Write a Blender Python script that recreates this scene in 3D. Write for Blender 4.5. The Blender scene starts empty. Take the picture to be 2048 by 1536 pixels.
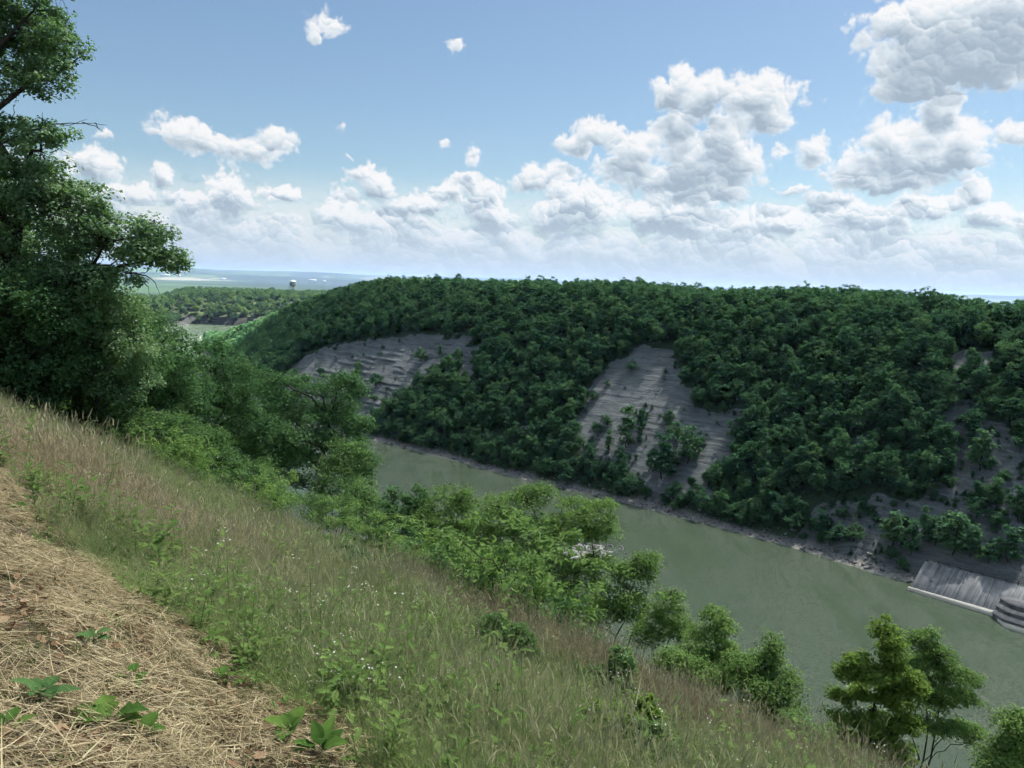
import bpy, math, random
import numpy as np
from mathutils import Matrix, Vector

# ------------------------------------------------------------------ camera
scene = bpy.context.scene
C = scene.collection
F_PX = 1538.0                      # focal length in pixels of the 2048 px wide photograph
PITCH, ROLL = math.radians(7.5), math.radians(2.05)
cam_data = bpy.data.cameras.new('camera')
cam = bpy.data.objects.new('camera', cam_data)
C.objects.link(cam)
CAM_R = Matrix.Rotation(math.pi / 2 - PITCH, 3, 'X') @ Matrix.Rotation(ROLL, 3, 'Z')
cam.matrix_world = CAM_R.to_4x4()
cam_data.sensor_width = 36.0
cam_data.lens = F_PX / 2048.0 * 36.0
cam_data.clip_start = 0.05
cam_data.clip_end = 90000.0
scene.camera = cam


def ray(px, py):
    """world direction of a picture point, scaled so that it advances 1 m along +y"""
    d = CAM_R @ Vector(((px - 1024.0) / F_PX, -(py - 768.0) / F_PX, -1.0))
    return d / d.y


def azel(px, py):
    d = ray(px, py).normalized()
    return math.degrees(math.atan2(d.x, d.y)), math.degrees(math.asin(d.z))


# ------------------------------------------------------------------ render settings
scene.render.engine = 'CYCLES'
scene.view_settings.view_transform = 'Standard'
scene.view_settings.look = 'None'
scene.view_settings.gamma = 1.0
scene.view_settings.use_curve_mapping = False
scene.view_settings.exposure = 2.25
cy = scene.cycles
cy.use_denoising = True
cy.use_adaptive_sampling = True
cy.adaptive_threshold = 0.03
cy.adaptive_min_samples = 12
cy.denoiser = 'OPENIMAGEDENOISE'
cy.use_light_tree = False
cy.max_bounces = 6
cy.diffuse_bounces = 3
cy.glossy_bounces = 2
cy.transmission_bounces = 3
cy.volume_bounces = 0
cy.transparent_max_bounces = 12
cy.caustics_reflective = False
cy.caustics_refractive = False
cy.sample_clamp_indirect = 6.0

# ------------------------------------------------------------------ node helpers
class NT:
    """small wrapper for building node trees"""
    def __init__(self, tree):
        self.t = tree

    def n(self, typ, **kw):
        nd = self.t.nodes.new(typ)
        for k, v in kw.items():
            setattr(nd, k, v)
        return nd

    def link(self, a, b):
        self.t.links.new(a, b)

    def put(self, sock, v):
        if isinstance(v, bpy.types.NodeSocket):
            self.t.links.new(v, sock)
        else:
            sock.default_value = v

    def math(self, op, a, b=None, c=None, clamp=False):
        nd = self.n('ShaderNodeMath', operation=op, use_clamp=clamp)
        for i, v in enumerate((a, b, c)):
            if v is not None:
                self.put(nd.inputs[i], v)
        return nd.outputs[0]

    def vec(self, op, a, b=None, c=None, out=0):
        nd = self.n('ShaderNodeVectorMath', operation=op)
        for i, v in enumerate((a, b, c)):
            if v is not None:
                self.put(nd.inputs[i], v)
        return nd.outputs[out]

    def scale(self, a, s):
        nd = self.n('ShaderNodeVectorMath', operation='SCALE')
        self.put(nd.inputs[0], a)
        self.put(nd.inputs['Scale'], s)
        return nd.outputs[0]

    def smooth(self, v, lo, hi, to0=0.0, to1=1.0):
        nd = self.n('ShaderNodeMapRange', interpolation_type='SMOOTHSTEP')
        self.put(nd.inputs['Value'], v)
        self.put(nd.inputs['From Min'], lo)
        self.put(nd.inputs['From Max'], hi)
        self.put(nd.inputs['To Min'], to0)
        self.put(nd.inputs['To Max'], to1)
        return nd.outputs[0]

    def mixc(self, f, a, b, mode='MIX'):
        nd = self.n('ShaderNodeMix', data_type='RGBA', blend_type=mode)
        self.put(nd.inputs[0], f)
        self.put(nd.inputs[6], a if isinstance(a, bpy.types.NodeSocket) else (*a[:3], 1.0))
        self.put(nd.inputs[7], b if isinstance(b, bpy.types.NodeSocket) else (*b[:3], 1.0))
        return nd.outputs[2]

    def ramp(self, f, stops, interp='LINEAR'):
        nd = self.n('ShaderNodeValToRGB')
        cr = nd.color_ramp
        cr.interpolation = interp
        while len(cr.elements) < len(stops):
            cr.elements.new(0.5)
        for e, (p, c) in zip(cr.elements, stops):
            e.position = p
            e.color = (*c[:3], 1.0)
        self.put(nd.inputs[0], f)
        return nd.outputs[0]

    def noise(self, vec, scale, detail=3.0, rough=0.5, dims='3D', lac=2.0, typ='FBM', dist=0.0):
        nd = self.n('ShaderNodeTexNoise', noise_dimensions=dims, noise_type=typ)
        if vec is not None:
            self.put(nd.inputs['Vector'], vec)
        self.put(nd.inputs['Scale'], scale)
        nd.inputs['Detail'].default_value = detail
        nd.inputs['Roughness'].default_value = rough
        nd.inputs['Lacunarity'].default_value = lac
        nd.inputs['Distortion'].default_value = dist
        return nd


# ------------------------------------------------------------------ sky
SUN_AZ, SUN_EL = 50.0, 61.0          # degrees to the right of the view (+y), above the horizon

CLOUD_BLOBS = [  # picture x, y, half width, half height of the billows of every cumulus in view
    (1905, 60, 150, 80), (2010, 30, 120, 85), (1850, 140, 105, 55), (1965, 125, 110, 60), (1800, 45, 55, 35),
    (1995, 172, 55, 26, 0.40), (1830, 185, 80, 25), (2090, 60, 120, 90), (2040, 262, 42, 18),
    (1880, 225, 42, 50), (1925, 290, 42, 62), (1785, 285, 55, 48), (1850, 325, 115, 55), (1710, 345, 65, 36),
    (1930, 325, 55, 20), (1590, 380, 70, 11, 0.40), (1645, 400, 42, 18), (1790, 375, 70, 16), (1905, 205, 22, 26),
    (1624, 298, 32, 34), (1568, 297, 32, 19, 0.40),
    (1363, 160, 25, 34), (1340, 195, 42, 40), (1400, 205, 42, 46), (1510, 195, 92, 50), (1440, 182, 42, 30),
    (1540, 245, 52, 28), (1360, 250, 52, 56), (1450, 280, 66, 56), (1475, 330, 58, 60), (1390, 335, 95, 62),
    (1320, 355, 95, 42), (1400, 392, 100, 24), (1430, 245, 30, 22),
    (1195, 268, 60, 32), (1150, 290, 42, 25), (1270, 298, 58, 36), (1245, 335, 60, 30), (1070, 355, 50, 28),
    (1120, 345, 40, 22),
    (1150, 410, 95, 60), (1330, 432, 85, 42), (1110, 440, 60, 40),
    (946, 310, 22, 26), (928, 368, 36, 24), (965, 395, 52, 38), (890, 390, 32, 20), (985, 430, 46, 34),
    (728, 345, 44, 22), (762, 372, 34, 30), (690, 440, 60, 26), (560, 385, 48, 18), (840, 415, 60, 20),
    (372, 262, 58, 38), (415, 288, 66, 28), (545, 282, 48, 30), (500, 306, 60, 25), (305, 265, 30, 11, 0.40),
    (205, 272, 45, 18, 0.40), (180, 328, 48, 38), (445, 368, 42, 22), (330, 352, 24, 20), (260, 385, 50, 24),
    (470, 395, 60, 26), (375, 400, 50, 24), (1740, 432, 60, 22), (1950, 385, 32, 28), (1850, 415, 80, 22),
    (1590, 445, 46, 20), (1990, 430, 46, 26), (2060, 440, 60, 26),
    (655, 48, 56, 30, 0.36), (632, 70, 34, 22, 0.45), (920, 92, 30, 24, 0.50), (682, 256, 30, 24, 0.66),
    (892, 291, 30, 22, 0.66), (695, 311, 16, 10, 0.55),
]


def cloud_group(name, blobs, detail):
    """density and lighting of the cumulus at a point of the sky (azimuth, elevation in degrees)"""
    g = bpy.data.node_groups.new(name, 'ShaderNodeTree')
    g.interface.new_socket('P', in_out='INPUT', socket_type='NodeSocketVector')
    for o_ in ('Density', 'Large', 'Light'):
        g.interface.new_socket(o_, in_out='OUTPUT', socket_type='NodeSocketFloat')
    q = NT(g)
    gi, go = q.n('NodeGroupInput'), q.n('NodeGroupOutput')
    # every sector gets its own (minutely different) nodes, otherwise all of them would be worked out for every ray
    eps = 2e-6 * (1 + len(bpy.data.node_groups))
    P = q.vec('ADD', gi.outputs[0], (0.0, 0.0, eps))
    # ragged edges: the lookup point is pushed about by turbulence
    w1 = q.noise(P, 0.42 + eps, 4.0 if detail else 1.0, 0.55, '2D')
    off = q.scale(q.vec('SUBTRACT', w1.outputs['Color'], (0.5, 0.5, 0.5)), 1.5)
    Pw = q.vec('ADD', P, off)
    sp = q.n('ShaderNodeSeparateXYZ')
    q.link(Pw, sp.inputs[0])
    acc = num = den = None
    for (x, y, rx, ry, *thin) in blobs:
        a, e = azel(x, y)
        k = 180.0 / math.pi / F_PX * 1.0
        cs = 1.0 / math.cos(math.radians(e))
        rx_, ry_ = rx * k * cs, ry * k
        v = q.vec('MULTIPLY_ADD', Pw, (1 / rx_, 1 / ry_, 0.0), (-a / rx_, -e / ry_, 0.0))
        ln = q.vec('LENGTH', v, out=1)
        if detail:                                           # each billow is lit from above and a little from the right
            w = q.math('POWER', q.math('MAXIMUM', q.math('SUBTRACT', 1.35, ln), 0.0), 3.0)
            h = q.math('MULTIPLY', q.vec('DOT_PRODUCT', v, (0.25, 0.95, 0.0), out=1), w)
            num = h if num is None else q.math('ADD', num, h)
            den = w if den is None else q.math('ADD', den, w)
        if thin:
            ln = q.math('ADD', ln, thin[0])
        acc = ln if acc is None else q.math('SMOOTH_MIN', acc, ln, 0.10)
    F = q.math('SUBTRACT', 1.0, acc)
    # the bank of cumulus above the horizon
    bk = q.noise(q.vec('MULTIPLY', P, (1.0, 1.7 + eps, 1.0)), 0.17 + eps, 1.0, 0.5, '2D').outputs['Fac']
    top = q.math('MULTIPLY_ADD', bk, 9.0, BANK)                # elevation of the bank's ragged top
    B = q.math('MULTIPLY', q.math('SUBTRACT', top, sp.outputs[1]), 0.28)
    F = q.math('SMOOTH_MAX', F, q.math('MINIMUM', B, 0.55), 0.25)
    q.link(F, go.inputs[1])
    if detail:
        low = q.smooth(sp.outputs[1], 8.5, 4.5)              # far clouds look smaller
        D = q.math('MULTIPLY', F, 1.15)
        light = q.math('MULTIPLY', q.math('DIVIDE', num, q.math('ADD', den, 0.06)), 0.62)
        for sc, amp, lamp in ((0.48, 0.52, 0.17), (1.15, 0.42, 0.15), (2.6, 0.26, 0.075)):
            vo = q.n('ShaderNodeTexVoronoi', voronoi_dimensions='2D', feature='F1')
            q.link(Pw, vo.inputs['Vector'])
            vo.inputs['Scale'].default_value = sc + eps
            D = q.math('MULTIPLY_ADD', q.math('SUBTRACT', 0.46, vo.outputs['Distance']), amp, D)
            d_ = q.scale(q.vec('SUBTRACT', Pw, vo.outputs['Position']), sc)
            light = q.math('MULTIPLY_ADD', q.vec('DOT_PRODUCT', d_, (0.30, 0.95, 0.0), out=1), lamp * 1.6, light)
        fb = q.noise(P, 2.2 + eps, 4.0, 0.6, '2D').outputs['Fac']
        D = q.math('MULTIPLY_ADD', q.math('SUBTRACT', fb, 0.5), 0.45, D)
        light = q.math('MULTIPLY_ADD', q.math('SUBTRACT', fb, 0.5), 0.25, light)
        q.link(D, go.inputs[0])
        q.link(light, go.inputs[2])
    return g


BANK = 0.9
world = bpy.data.worlds.new('World')
scene.world = world
world.use_nodes = True
wt = world.node_tree
wt.nodes.clear()
q = NT(wt)
wout = q.n('ShaderNodeOutputWorld')
sky = q.n('ShaderNodeTexSky', sky_type='NISHITA')
sky.sun_disc = False
sky.sun_elevation = math.radians(SUN_EL)
sky.sun_rotation = math.radians(SUN_AZ)
sky.altitude = 200.0
sky.air_density = 1.0
sky.dust_density = 1.0
sky.ozone_density = 1.0
sky_col = q.mixc(1.0, sky.outputs[0], (0.485, 0.53, 0.53), 'MULTIPLY')


def clear_sky(i):
    """one Background per sector (a shared one would tie all the sectors together)"""
    nd = q.n('ShaderNodeBackground')
    q.link(sky_col, nd.inputs[0])
    nd.inputs[1].default_value = 0.05 + 1e-6 * i
    return nd.outputs[0]


tc = q.n('ShaderNodeTexCoord')
sx = q.n('ShaderNodeSeparateXYZ')
q.link(tc.outputs['Generated'], sx.inputs[0])
AZ = q.math('MULTIPLY', q.math('ARCTAN2', sx.outputs[0], sx.outputs[1]), 57.29578)
EL = q.math('MULTIPLY', q.math('ARCSINE', sx.outputs[2]), 57.29578)
cp = q.n('ShaderNodeCombineXYZ')
q.link(AZ, cp.inputs[0])
q.link(EL, cp.inputs[1])
P0 = cp.outputs[0]


def cloudy_sky(name, blobs):
    def field(shift, detail):
        nd = q.n('ShaderNodeGroup')
        nd.node_tree = cloud_group(name, blobs, detail)
        q.link(P0 if shift is None else q.vec('ADD', P0, shift), nd.inputs[0])
        return nd.outputs
    f0 = field(None, True)
    f2 = field((0.3, 1.3, 0.0), False)
    alpha = q.smooth(f0[0], -0.03, 0.42)
    deep = q.math('MULTIPLY', q.smooth(f2[1], 0.0, 0.7), q.smooth(f0[1], 0.1, 0.6))
    lit = q.math('MULTIPLY_ADD', f0[2], q.smooth(EL, 9.0, 4.0, 1.0, 1.9), 0.78)
    lit = q.math('MULTIPLY_ADD', deep, -0.54, lit)
    thin_edge = q.smooth(f0[0], 0.5, 0.1, 0.0, 0.20)           # light shines through the edges
    lit = q.math('ADD', q.math('ADD', lit, thin_edge), q.smooth(EL, 8.0, 4.0, 0.0, 0.10))
    lit = q.math('MINIMUM', q.math('MAXIMUM', lit, 0.05), 1.0)
    ccol = q.ramp(lit, [(0.0, (0.38, 0.47, 0.57)), (0.4, (0.57, 0.66, 0.74)), (0.75, (0.80, 0.87, 0.92)), (1.0, (1.0, 1.0, 1.0))])
    # far clouds sink into the pale air near the horizon
    air = q.smooth(EL, 0.2, 6.0, 0.88, 0.0)
    ccol = q.mixc(air, ccol, (0.60, 0.71, 0.80))
    bg_cl = q.n('ShaderNodeBackground')
    q.link(ccol, bg_cl.inputs[0])
    bg_cl.inputs[1].default_value = 0.206
    ms = q.n('ShaderNodeMixShader')
    q.link(q.math('MAXIMUM', q.math('MULTIPLY', alpha, 0.97), q.smooth(EL, 1.5, 8.0, 0.96, 0.0)), ms.inputs[0])
    q.link(clear_sky(len(bpy.data.node_groups)), ms.inputs[1])
    q.link(bg_cl.outputs[0], ms.inputs[2])
    return ms.outputs[0]


def pick(fac, a, b):
    nd = q.n('ShaderNodeMixShader')
    q.link(fac, nd.inputs[0])
    q.link(a, nd.inputs[1])
    q.link(b, nd.inputs[2])
    return nd.outputs[0]


# the sky is worked out sector by sector so that a ray only meets the clouds near it
EDGES = [-37.0, -30.0, -23.0, -17.0, -10.0, -4.0, 1.0, 5.0, 8.5, 12.0, 15.0, 18.5, 23.0, 27.0, 37.0]
acc_sh = None
for i in range(len(EDGES) - 1):
    lo, hi = EDGES[i], EDGES[i + 1]
    part = [b_ for b_ in CLOUD_BLOBS if lo - 2.6 - b_[2] * 0.042 < azel(b_[0], b_[1])[0] < hi + 2.6 + b_[2] * 0.042]
    sh = cloudy_sky('cumulus_field_%d' % i, part)
    acc_sh = sh if acc_sh is None else pick(q.math('GREATER_THAN', AZ, lo), acc_sh, sh)
outside = q.math('MAXIMUM', q.smooth(q.math('ABSOLUTE', AZ), 36.0, 44.0), q.smooth(EL, 21.5, 28.0))
# the sky outside the picture carries on with the same kind of scattered clouds
den = q.math('ADD', q.math('ABSOLUTE', sx.outputs[2]), 0.22)
pc = q.n('ShaderNodeCombineXYZ')
q.link(q.math('DIVIDE', sx.outputs[0], den), pc.inputs[0])
q.link(q.math('DIVIDE', sx.outputs[1], den), pc.inputs[1])
cn = q.noise(pc.outputs[0], 2.3, 3.0, 0.6, '2D').outputs['Fac']
bg_ar = q.n('ShaderNodeBackground')
q.link(q.ramp(cn, [(0.53, (0.92, 0.95, 0.97)), (0.75, (0.58, 0.66, 0.74))]), bg_ar.inputs[0])
bg_ar.inputs[1].default_value = 0.206
around = pick(q.smooth(cn, 0.51, 0.60), clear_sky(0), bg_ar.outputs[0])
acc_sh = pick(outside, acc_sh, around)
bg_low = q.n('ShaderNodeBackground')                         # below the horizon: pale air
bg_low.inputs[0].default_value = (0.50, 0.60, 0.68, 1.0)
bg_low.inputs[1].default_value = 0.17
acc_sh = pick(q.math('LESS_THAN', EL, -1.0), acc_sh, bg_low.outputs[0])
q.link(acc_sh, wout.inputs[0])
world.cycles.sampling_method = 'MANUAL'
world.cycles.sample_map_resolution = 512

sun_data = bpy.data.lights.new('sun', 'SUN')
sun = bpy.data.objects.new('sun', sun_data)
C.objects.link(sun)
sun_data.energy = 5.0
sun_data.angle = math.radians(0.53)
sun_data.color = (1.0, 0.965, 0.91)
SUN_DIR = Vector((math.sin(math.radians(SUN_AZ)) * math.cos(math.radians(SUN_EL)),
                  math.cos(math.radians(SUN_AZ)) * math.cos(math.radians(SUN_EL)),
                  math.sin(math.radians(SUN_EL))))
sun.rotation_euler = (-SUN_DIR).to_track_quat('-Z', 'Y').to_euler()
sun['kind'] = 'structure'

# ------------------------------------------------------------------ object helpers
R2 = math.sqrt(0.5)
WATER_Z = -75.0


def us(u, s):
    """gorge coordinates (u along the river, s across it) to x, y"""
    return (s - u) * R2, (s + u) * R2


def to_us(x, y):
    return (y - x) * R2, (x + y) * R2


def mesh_np(name, verts, faces, smooth=False):
    """verts (n,3); faces an (m,k) index array or a list of such arrays"""
    me = bpy.data.meshes.new(name)
    verts = np.ascontiguousarray(verts, dtype=np.float32)
    if not isinstance(faces, (list, tuple)):
        faces = [faces]
    faces = [np.asarray(f, dtype=np.int32) for f in faces if len(f)]
    loops = np.concatenate([f.ravel() for f in faces])
    sizes = np.concatenate([np.full(len(f), f.shape[1], np.int32) for f in faces])
    starts = np.concatenate([[0], np.cumsum(sizes)[:-1]]).astype(np.int32)
    me.vertices.add(len(verts))
    me.vertices.foreach_set('co', verts.ravel())
    me.loops.add(len(loops))
    me.loops.foreach_set('vertex_index', loops.astype(np.int32))
    me.polygons.add(len(sizes))
    me.polygons.foreach_set('loop_start', starts)
    me.polygons.foreach_set('loop_total', sizes)
    if smooth:
        me.polygons.foreach_set('use_smooth', np.ones(len(sizes), bool))
    me.update(calc_edges=True)
    return me


def attr(me, name, vals, typ='FLOAT', dom='POINT'):
    a = me.attributes.new(name, typ, dom)
    vals = np.ascontiguousarray(vals, dtype=np.float32).ravel()
    a.data.foreach_set('value' if typ == 'FLOAT' else 'vector' if typ == 'FLOAT_VECTOR' else 'color', vals)


def obj(name, me, mat=None, parent=None):
    o = bpy.data.objects.new(name, me)
    C.objects.link(o)
    if mat is not None and me is not None and not me.materials:
        me.materials.append(mat)
    if parent is not None:
        o.parent = parent
    return o


def thing(name, label, cat, loc=(0, 0, 0), rz=0.0, group=None, scale=1.0):
    o = bpy.data.objects.new(name, None)
    o.empty_display_size = 0.3
    C.objects.link(o)
    o.location = loc
    o.rotation_euler = (0, 0, rz)
    o.scale = (scale,) * 3 if not isinstance(scale, (tuple, list)) else scale
    o['label'] = label
    o['category'] = cat
    if group:
        o['group'] = group
    return o


def tag(o, label=None, cat=None, group=None, kind=None):
    for k, v in (('label', label), ('category', cat), ('group', group), ('kind', kind)):
        if v:
            o[k] = v
    return o


def grid_faces(nu, nv):
    i = np.arange(nu * nv).reshape(nu, nv)
    return np.stack([i[:-1, :-1], i[1:, :-1], i[1:, 1:], i[:-1, 1:]], -1).reshape(-1, 4)


# ------------------------------------------------------------------ noise in numpy
def _hash(ix, iy, seed):
    h = (ix.astype(np.int64) * 374761393 + iy.astype(np.int64) * 668265263 + seed * 974711) & 0x7fffffff
    h = ((h ^ (h >> 13)) * 1274126177) & 0x7fffffff
    h = h ^ (h >> 16)
    return (h & 0xffff) / 65535.0


def vnoise(x, y, seed=0):
    x = np.asarray(x, float)
    y = np.asarray(y, float)
    ix, iy = np.floor(x), np.floor(y)
    fx, fy = x - ix, y - iy
    fx, fy = fx * fx * (3 - 2 * fx), fy * fy * (3 - 2 * fy)
    a, b = _hash(ix, iy, seed), _hash(ix + 1, iy, seed)
    c, d = _hash(ix, iy + 1, seed), _hash(ix + 1, iy + 1, seed)
    return (a + (b - a) * fx) * (1 - fy) + (c + (d - c) * fx) * fy - 0.5


def fbm(x, y, seed=0, octv=4, gain=0.5):
    t, amp = 0.0, 1.0
    for k in range(octv):
        t = t + amp * vnoise(x * 2 ** k, y * 2 ** k, seed + k * 17)
        amp *= gain
    return t


def sstep(a, b, v):
    t = np.clip((np.asarray(v, float) - a) / (b - a), 0, 1)
    return t * t * (3 - 2 * t)


# ------------------------------------------------------------------ heights of the land
def bank_near(u):
    return 114.0 + 0.75 * np.maximum(0, u - 650.0)


def z_near(u, s):
    """the hillside the camera stands on"""
    u, s = np.asarray(u, float), np.asarray(s, float)
    shift = 0.75 * np.maximum(0, u - 650.0)
    s2 = s - shift
    edge = 13.0 + 2.2 * vnoise(u / 14.0, 0 * u, 5) + 1.3 * vnoise(u / 4.5, 0 * u, 6)
    z = -1.70 - 0.47 * np.clip(s2, -14, edge) - 0.018 * np.clip(u, -20, 90) - 0.078 * np.clip(s2 - 2.0, 0, 11) - 0.12 * np.minimum(s2 + 14, 0)
    z = z - 0.62 * np.clip(s2 - edge, 0, 4) - 1.02 * np.clip(s2 - edge - 4, 0, 56) - 0.16 * np.maximum(s2 - edge - 60, 0)
    z = z + 0.35 * fbm(u / 9.0, s / 9.0, 3, 3) * sstep(0, 6, np.hypot(u, s)) + 0.06 * fbm(u / 0.9, s / 0.9, 8, 3)
    cap = np.where(u > 420, -7.0 - 45.0 * sstep(420, 700, u), 99.0) + 6 * fbm(u / 90.0, s / 90.0, 4, 2)
    return np.maximum(np.minimum(z, cap), -79.0)


def toe_far(u):
    """s of the far waterline"""
    u = np.asarray(u, float)
    t = np.interp(u, [30, 62, 93, 127, 160, 205, 259, 294, 340, 400, 470, 560, 650, 760, 900],
                  [211, 213.5, 215.7, 215.4, 213.5, 207.5, 206.0, 202.8, 201.5, 206, 220, 250, 280, 318, 375])
    return t + 1.2 * vnoise(u / 9.0, 0 * u, 21)


def rim_far(u):
    """height of the plateau beyond the gorge; the spur sinks to the river at its far end"""
    return -11.5 + 2.0 * vnoise(u / 60.0, 0 * u + 3, 31) - 62.0 * sstep(375, 810, u) ** 0.85 - 2.0 * sstep(110, 60, u)


def z_far(u, s):
    u, s = np.asarray(u, float), np.asarray(s, float)
    t = s - toe_far(u)
    # spurs and gullies run down the wall
    gul = 5.0 * fbm(u / 42.0, t / 260.0 + 9, 41, 3) * sstep(8, 40, t)
    t2 = t + gul
    z = np.where(t2 < 0, WATER_Z + t2 * 0.5, WATER_Z + 0.30 * t2)
    z = np.where(t2 > 3.8, WATER_Z + 1.14 + 1.0 * (t2 - 3.8), z)
    k = WATER_Z + 1.14 + 1.0 * 51.7
    z = np.where(t2 > 55.5, k + 0.55 * (t2 - 55.5), z)
    top = rim_far(u) + 0.012 * np.maximum(t2 - 80, 0) + 1.6 * fbm(u / 30.0, s / 30.0, 51, 3)
    h = 5.0
    m = np.clip(0.5 + 0.5 * (z - top) / h, 0, 1)          # smooth minimum
    z = z * (1 - m) + top * m - h * m * (1 - m)
    return np.maximum(z, -79.0)


def z_land(x, y):
    """everything beyond the bend of the river"""
    x, y = np.asarray(x, float), np.asarray(y, float)
    u, s = to_us(x, y)
    r = np.hypot(x, y)
    q_ = x / np.maximum(y, 1.0)
    zn = z_near(u, s)
    # wooded hill beyond the bend, with a rock band at the river
    front = y - (1085.0 + 40.0 * fbm(x / 130.0, y * 0, 61, 2) + 260.0 * sstep(-0.37, -0.30, q_) * 0)
    hill = -45.0 + 6.0 * fbm(x / 210.0, y / 210.0, 62, 3) - 34.0 * sstep(-0.415, -0.50, q_) - 30.0 * sstep(-0.5, -0.62, q_)
    up = np.where(front < 10, WATER_Z - 3 + 1.3 * np.maximum(front, 0), WATER_Z + 10.0 + 0.30 * (front - 10))
    h2 = np.where(front < 0, -79.0, np.minimum(up, hill))
    # beyond it the broad valley and the far ridges
    valley = -132.0 + 6.0 * fbm(x / 900.0, y / 900.0, 63, 3)
    ridge = sstep(6500, 15500, r)
    wide = valley + 168.0 * ridge + 95.0 * fbm(x / 3800.0, y / 2000.0, 64, 4) * sstep(5000, 11000, r) \
        + 16 * sstep(15000, 19000, r)
    w = sstep(1750, 2500, r)
    h2 = h2 * (1 - w) + wide * w
    z = np.maximum(zn * sstep(1600, 1300, r) - 90 * sstep(1300, 1600, r), h2)
    return z


# ------------------------------------------------------------------ materials of the setting
def new_mat(name):
    m = bpy.data.materials.new(name)
    m.use_nodes = True
    m.node_tree.nodes.clear()
    q = NT(m.node_tree)
    out = q.n('ShaderNodeOutputMaterial')
    return m, q, out


def principled(q, out, color, rough=0.9, spec=0.2, normal=None, **kw):
    p = q.n('ShaderNodeBsdfPrincipled')
    q.put(p.inputs['Base Color'], color if isinstance(color, bpy.types.NodeSocket) else (*color[:3], 1.0))
    q.put(p.inputs['Roughness'], rough)
    q.put(p.inputs['Specular IOR Level'], spec)
    for k, v in kw.items():
        q.put(p.inputs[k], v)
    if normal is not None:
        q.link(normal, p.inputs['Normal'])
    q.link(p.outputs[0], out.inputs[0])
    return p


def bump(q, h, strength, dist):
    b = q.n('ShaderNodeBump')
    b.inputs['Strength'].default_value = strength
    b.inputs['Distance'].default_value = dist
    q.link(h, b.inputs['Height'])
    return b.outputs[0]


def geo_pos(q):
    return q.n('ShaderNodeNewGeometry').outputs['Position']


def mat_hillside():
    m, q, out = new_mat('hillside_soil')
    P = geo_pos(q)
    a = q.noise(P, 0.6, 4.0, 0.6).outputs['Fac']
    b = q.noise(P, 9.0, 5.0, 0.65).outputs['Fac']
    hay = q.n('ShaderNodeAttribute', attribute_name='mown')
    c = q.ramp(b, [(0.25, (0.028, 0.022, 0.015)), (0.5, (0.075, 0.058, 0.036)), (0.75, (0.16, 0.125, 0.078))])
    g = q.ramp(a, [(0.3, (0.03, 0.042, 0.014)), (0.7, (0.075, 0.075, 0.03))])
    c2 = q.mixc(hay.outputs['Fac'], g, c)
    principled(q, out, c2, 0.95, 0.1, bump(q, b, 0.7, 0.05))
    return m


def mat_wall():
    m, q, out = new_mat('shale_and_forest_floor')
    P = geo_pos(q)
    bare = q.n('ShaderNodeAttribute', attribute_name='bare').outputs['Fac']
    beach = q.n('ShaderNodeAttribute', attribute_name='beach').outputs['Fac']
    sp = q.n('ShaderNodeSeparateXYZ')
    q.link(P, sp.inputs[0])
    wob = q.scale(q.noise(P, 0.12, 3.0, 0.6).outputs['Color'], 2.6)
    strat = q.vec('MULTIPLY', q.vec('ADD', P, wob), (0.09, 0.09, 1.3))
    s1 = q.noise(strat, 1.0, 5.0, 0.62).outputs['Fac']
    s2 = q.noise(P, 0.22, 4.0, 0.6).outputs['Fac']
    s3 = q.noise(P, 2.2, 4.0, 0.6).outputs['Fac']
    rock = q.ramp(s1, [(0.28, (0.100, 0.116, 0.120)), (0.46, (0.162, 0.180, 0.180)), (0.62, (0.225, 0.242, 0.234)), (0.75, (0.146, 0.162, 0.160))])
    rock = q.mixc(q.math('MULTIPLY', q.smooth(s2, 0.45, 0.7), 0.5), rock, (0.165, 0.165, 0.152))
    gully = q.noise(q.vec('MULTIPLY', P, (0.55, 0.55, 0.05)), 1.0, 3.0, 0.6).outputs['Fac']
    rock = q.mixc(q.smooth(gully, 0.5, 0.68, 0.0, 0.2), rock, (0.235, 0.24, 0.235))
    rock = q.mixc(q.smooth(s3, 0.55, 0.75, 0.0, 0.45), rock, (0.075, 0.078, 0.07))
    soil = q.ramp(s3, [(0.3, (0.030, 0.058, 0.030)), (0.7, (0.058, 0.096, 0.048))])
    edge = q.math('ADD', bare, q.math('MULTIPLY', q.math('SUBTRACT', s3, 0.5), 0.7))
    c = q.mixc(q.smooth(edge, 0.35, 0.6), soil, rock)
    shore = q.ramp(q.noise(P, 1.6, 4.0, 0.7).outputs['Fac'], [(0.3, (0.15, 0.14, 0.12)), (0.55, (0.30, 0.29, 0.26)), (0.75, (0.46, 0.45, 0.42))])
    c = q.mixc(beach, c, shore)
    principled(q, out, c, 0.92, 0.15, bump(q, q.math('ADD', s1, q.math('MULTIPLY', s3, 0.6)), 0.9, 0.6))
    return m


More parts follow.
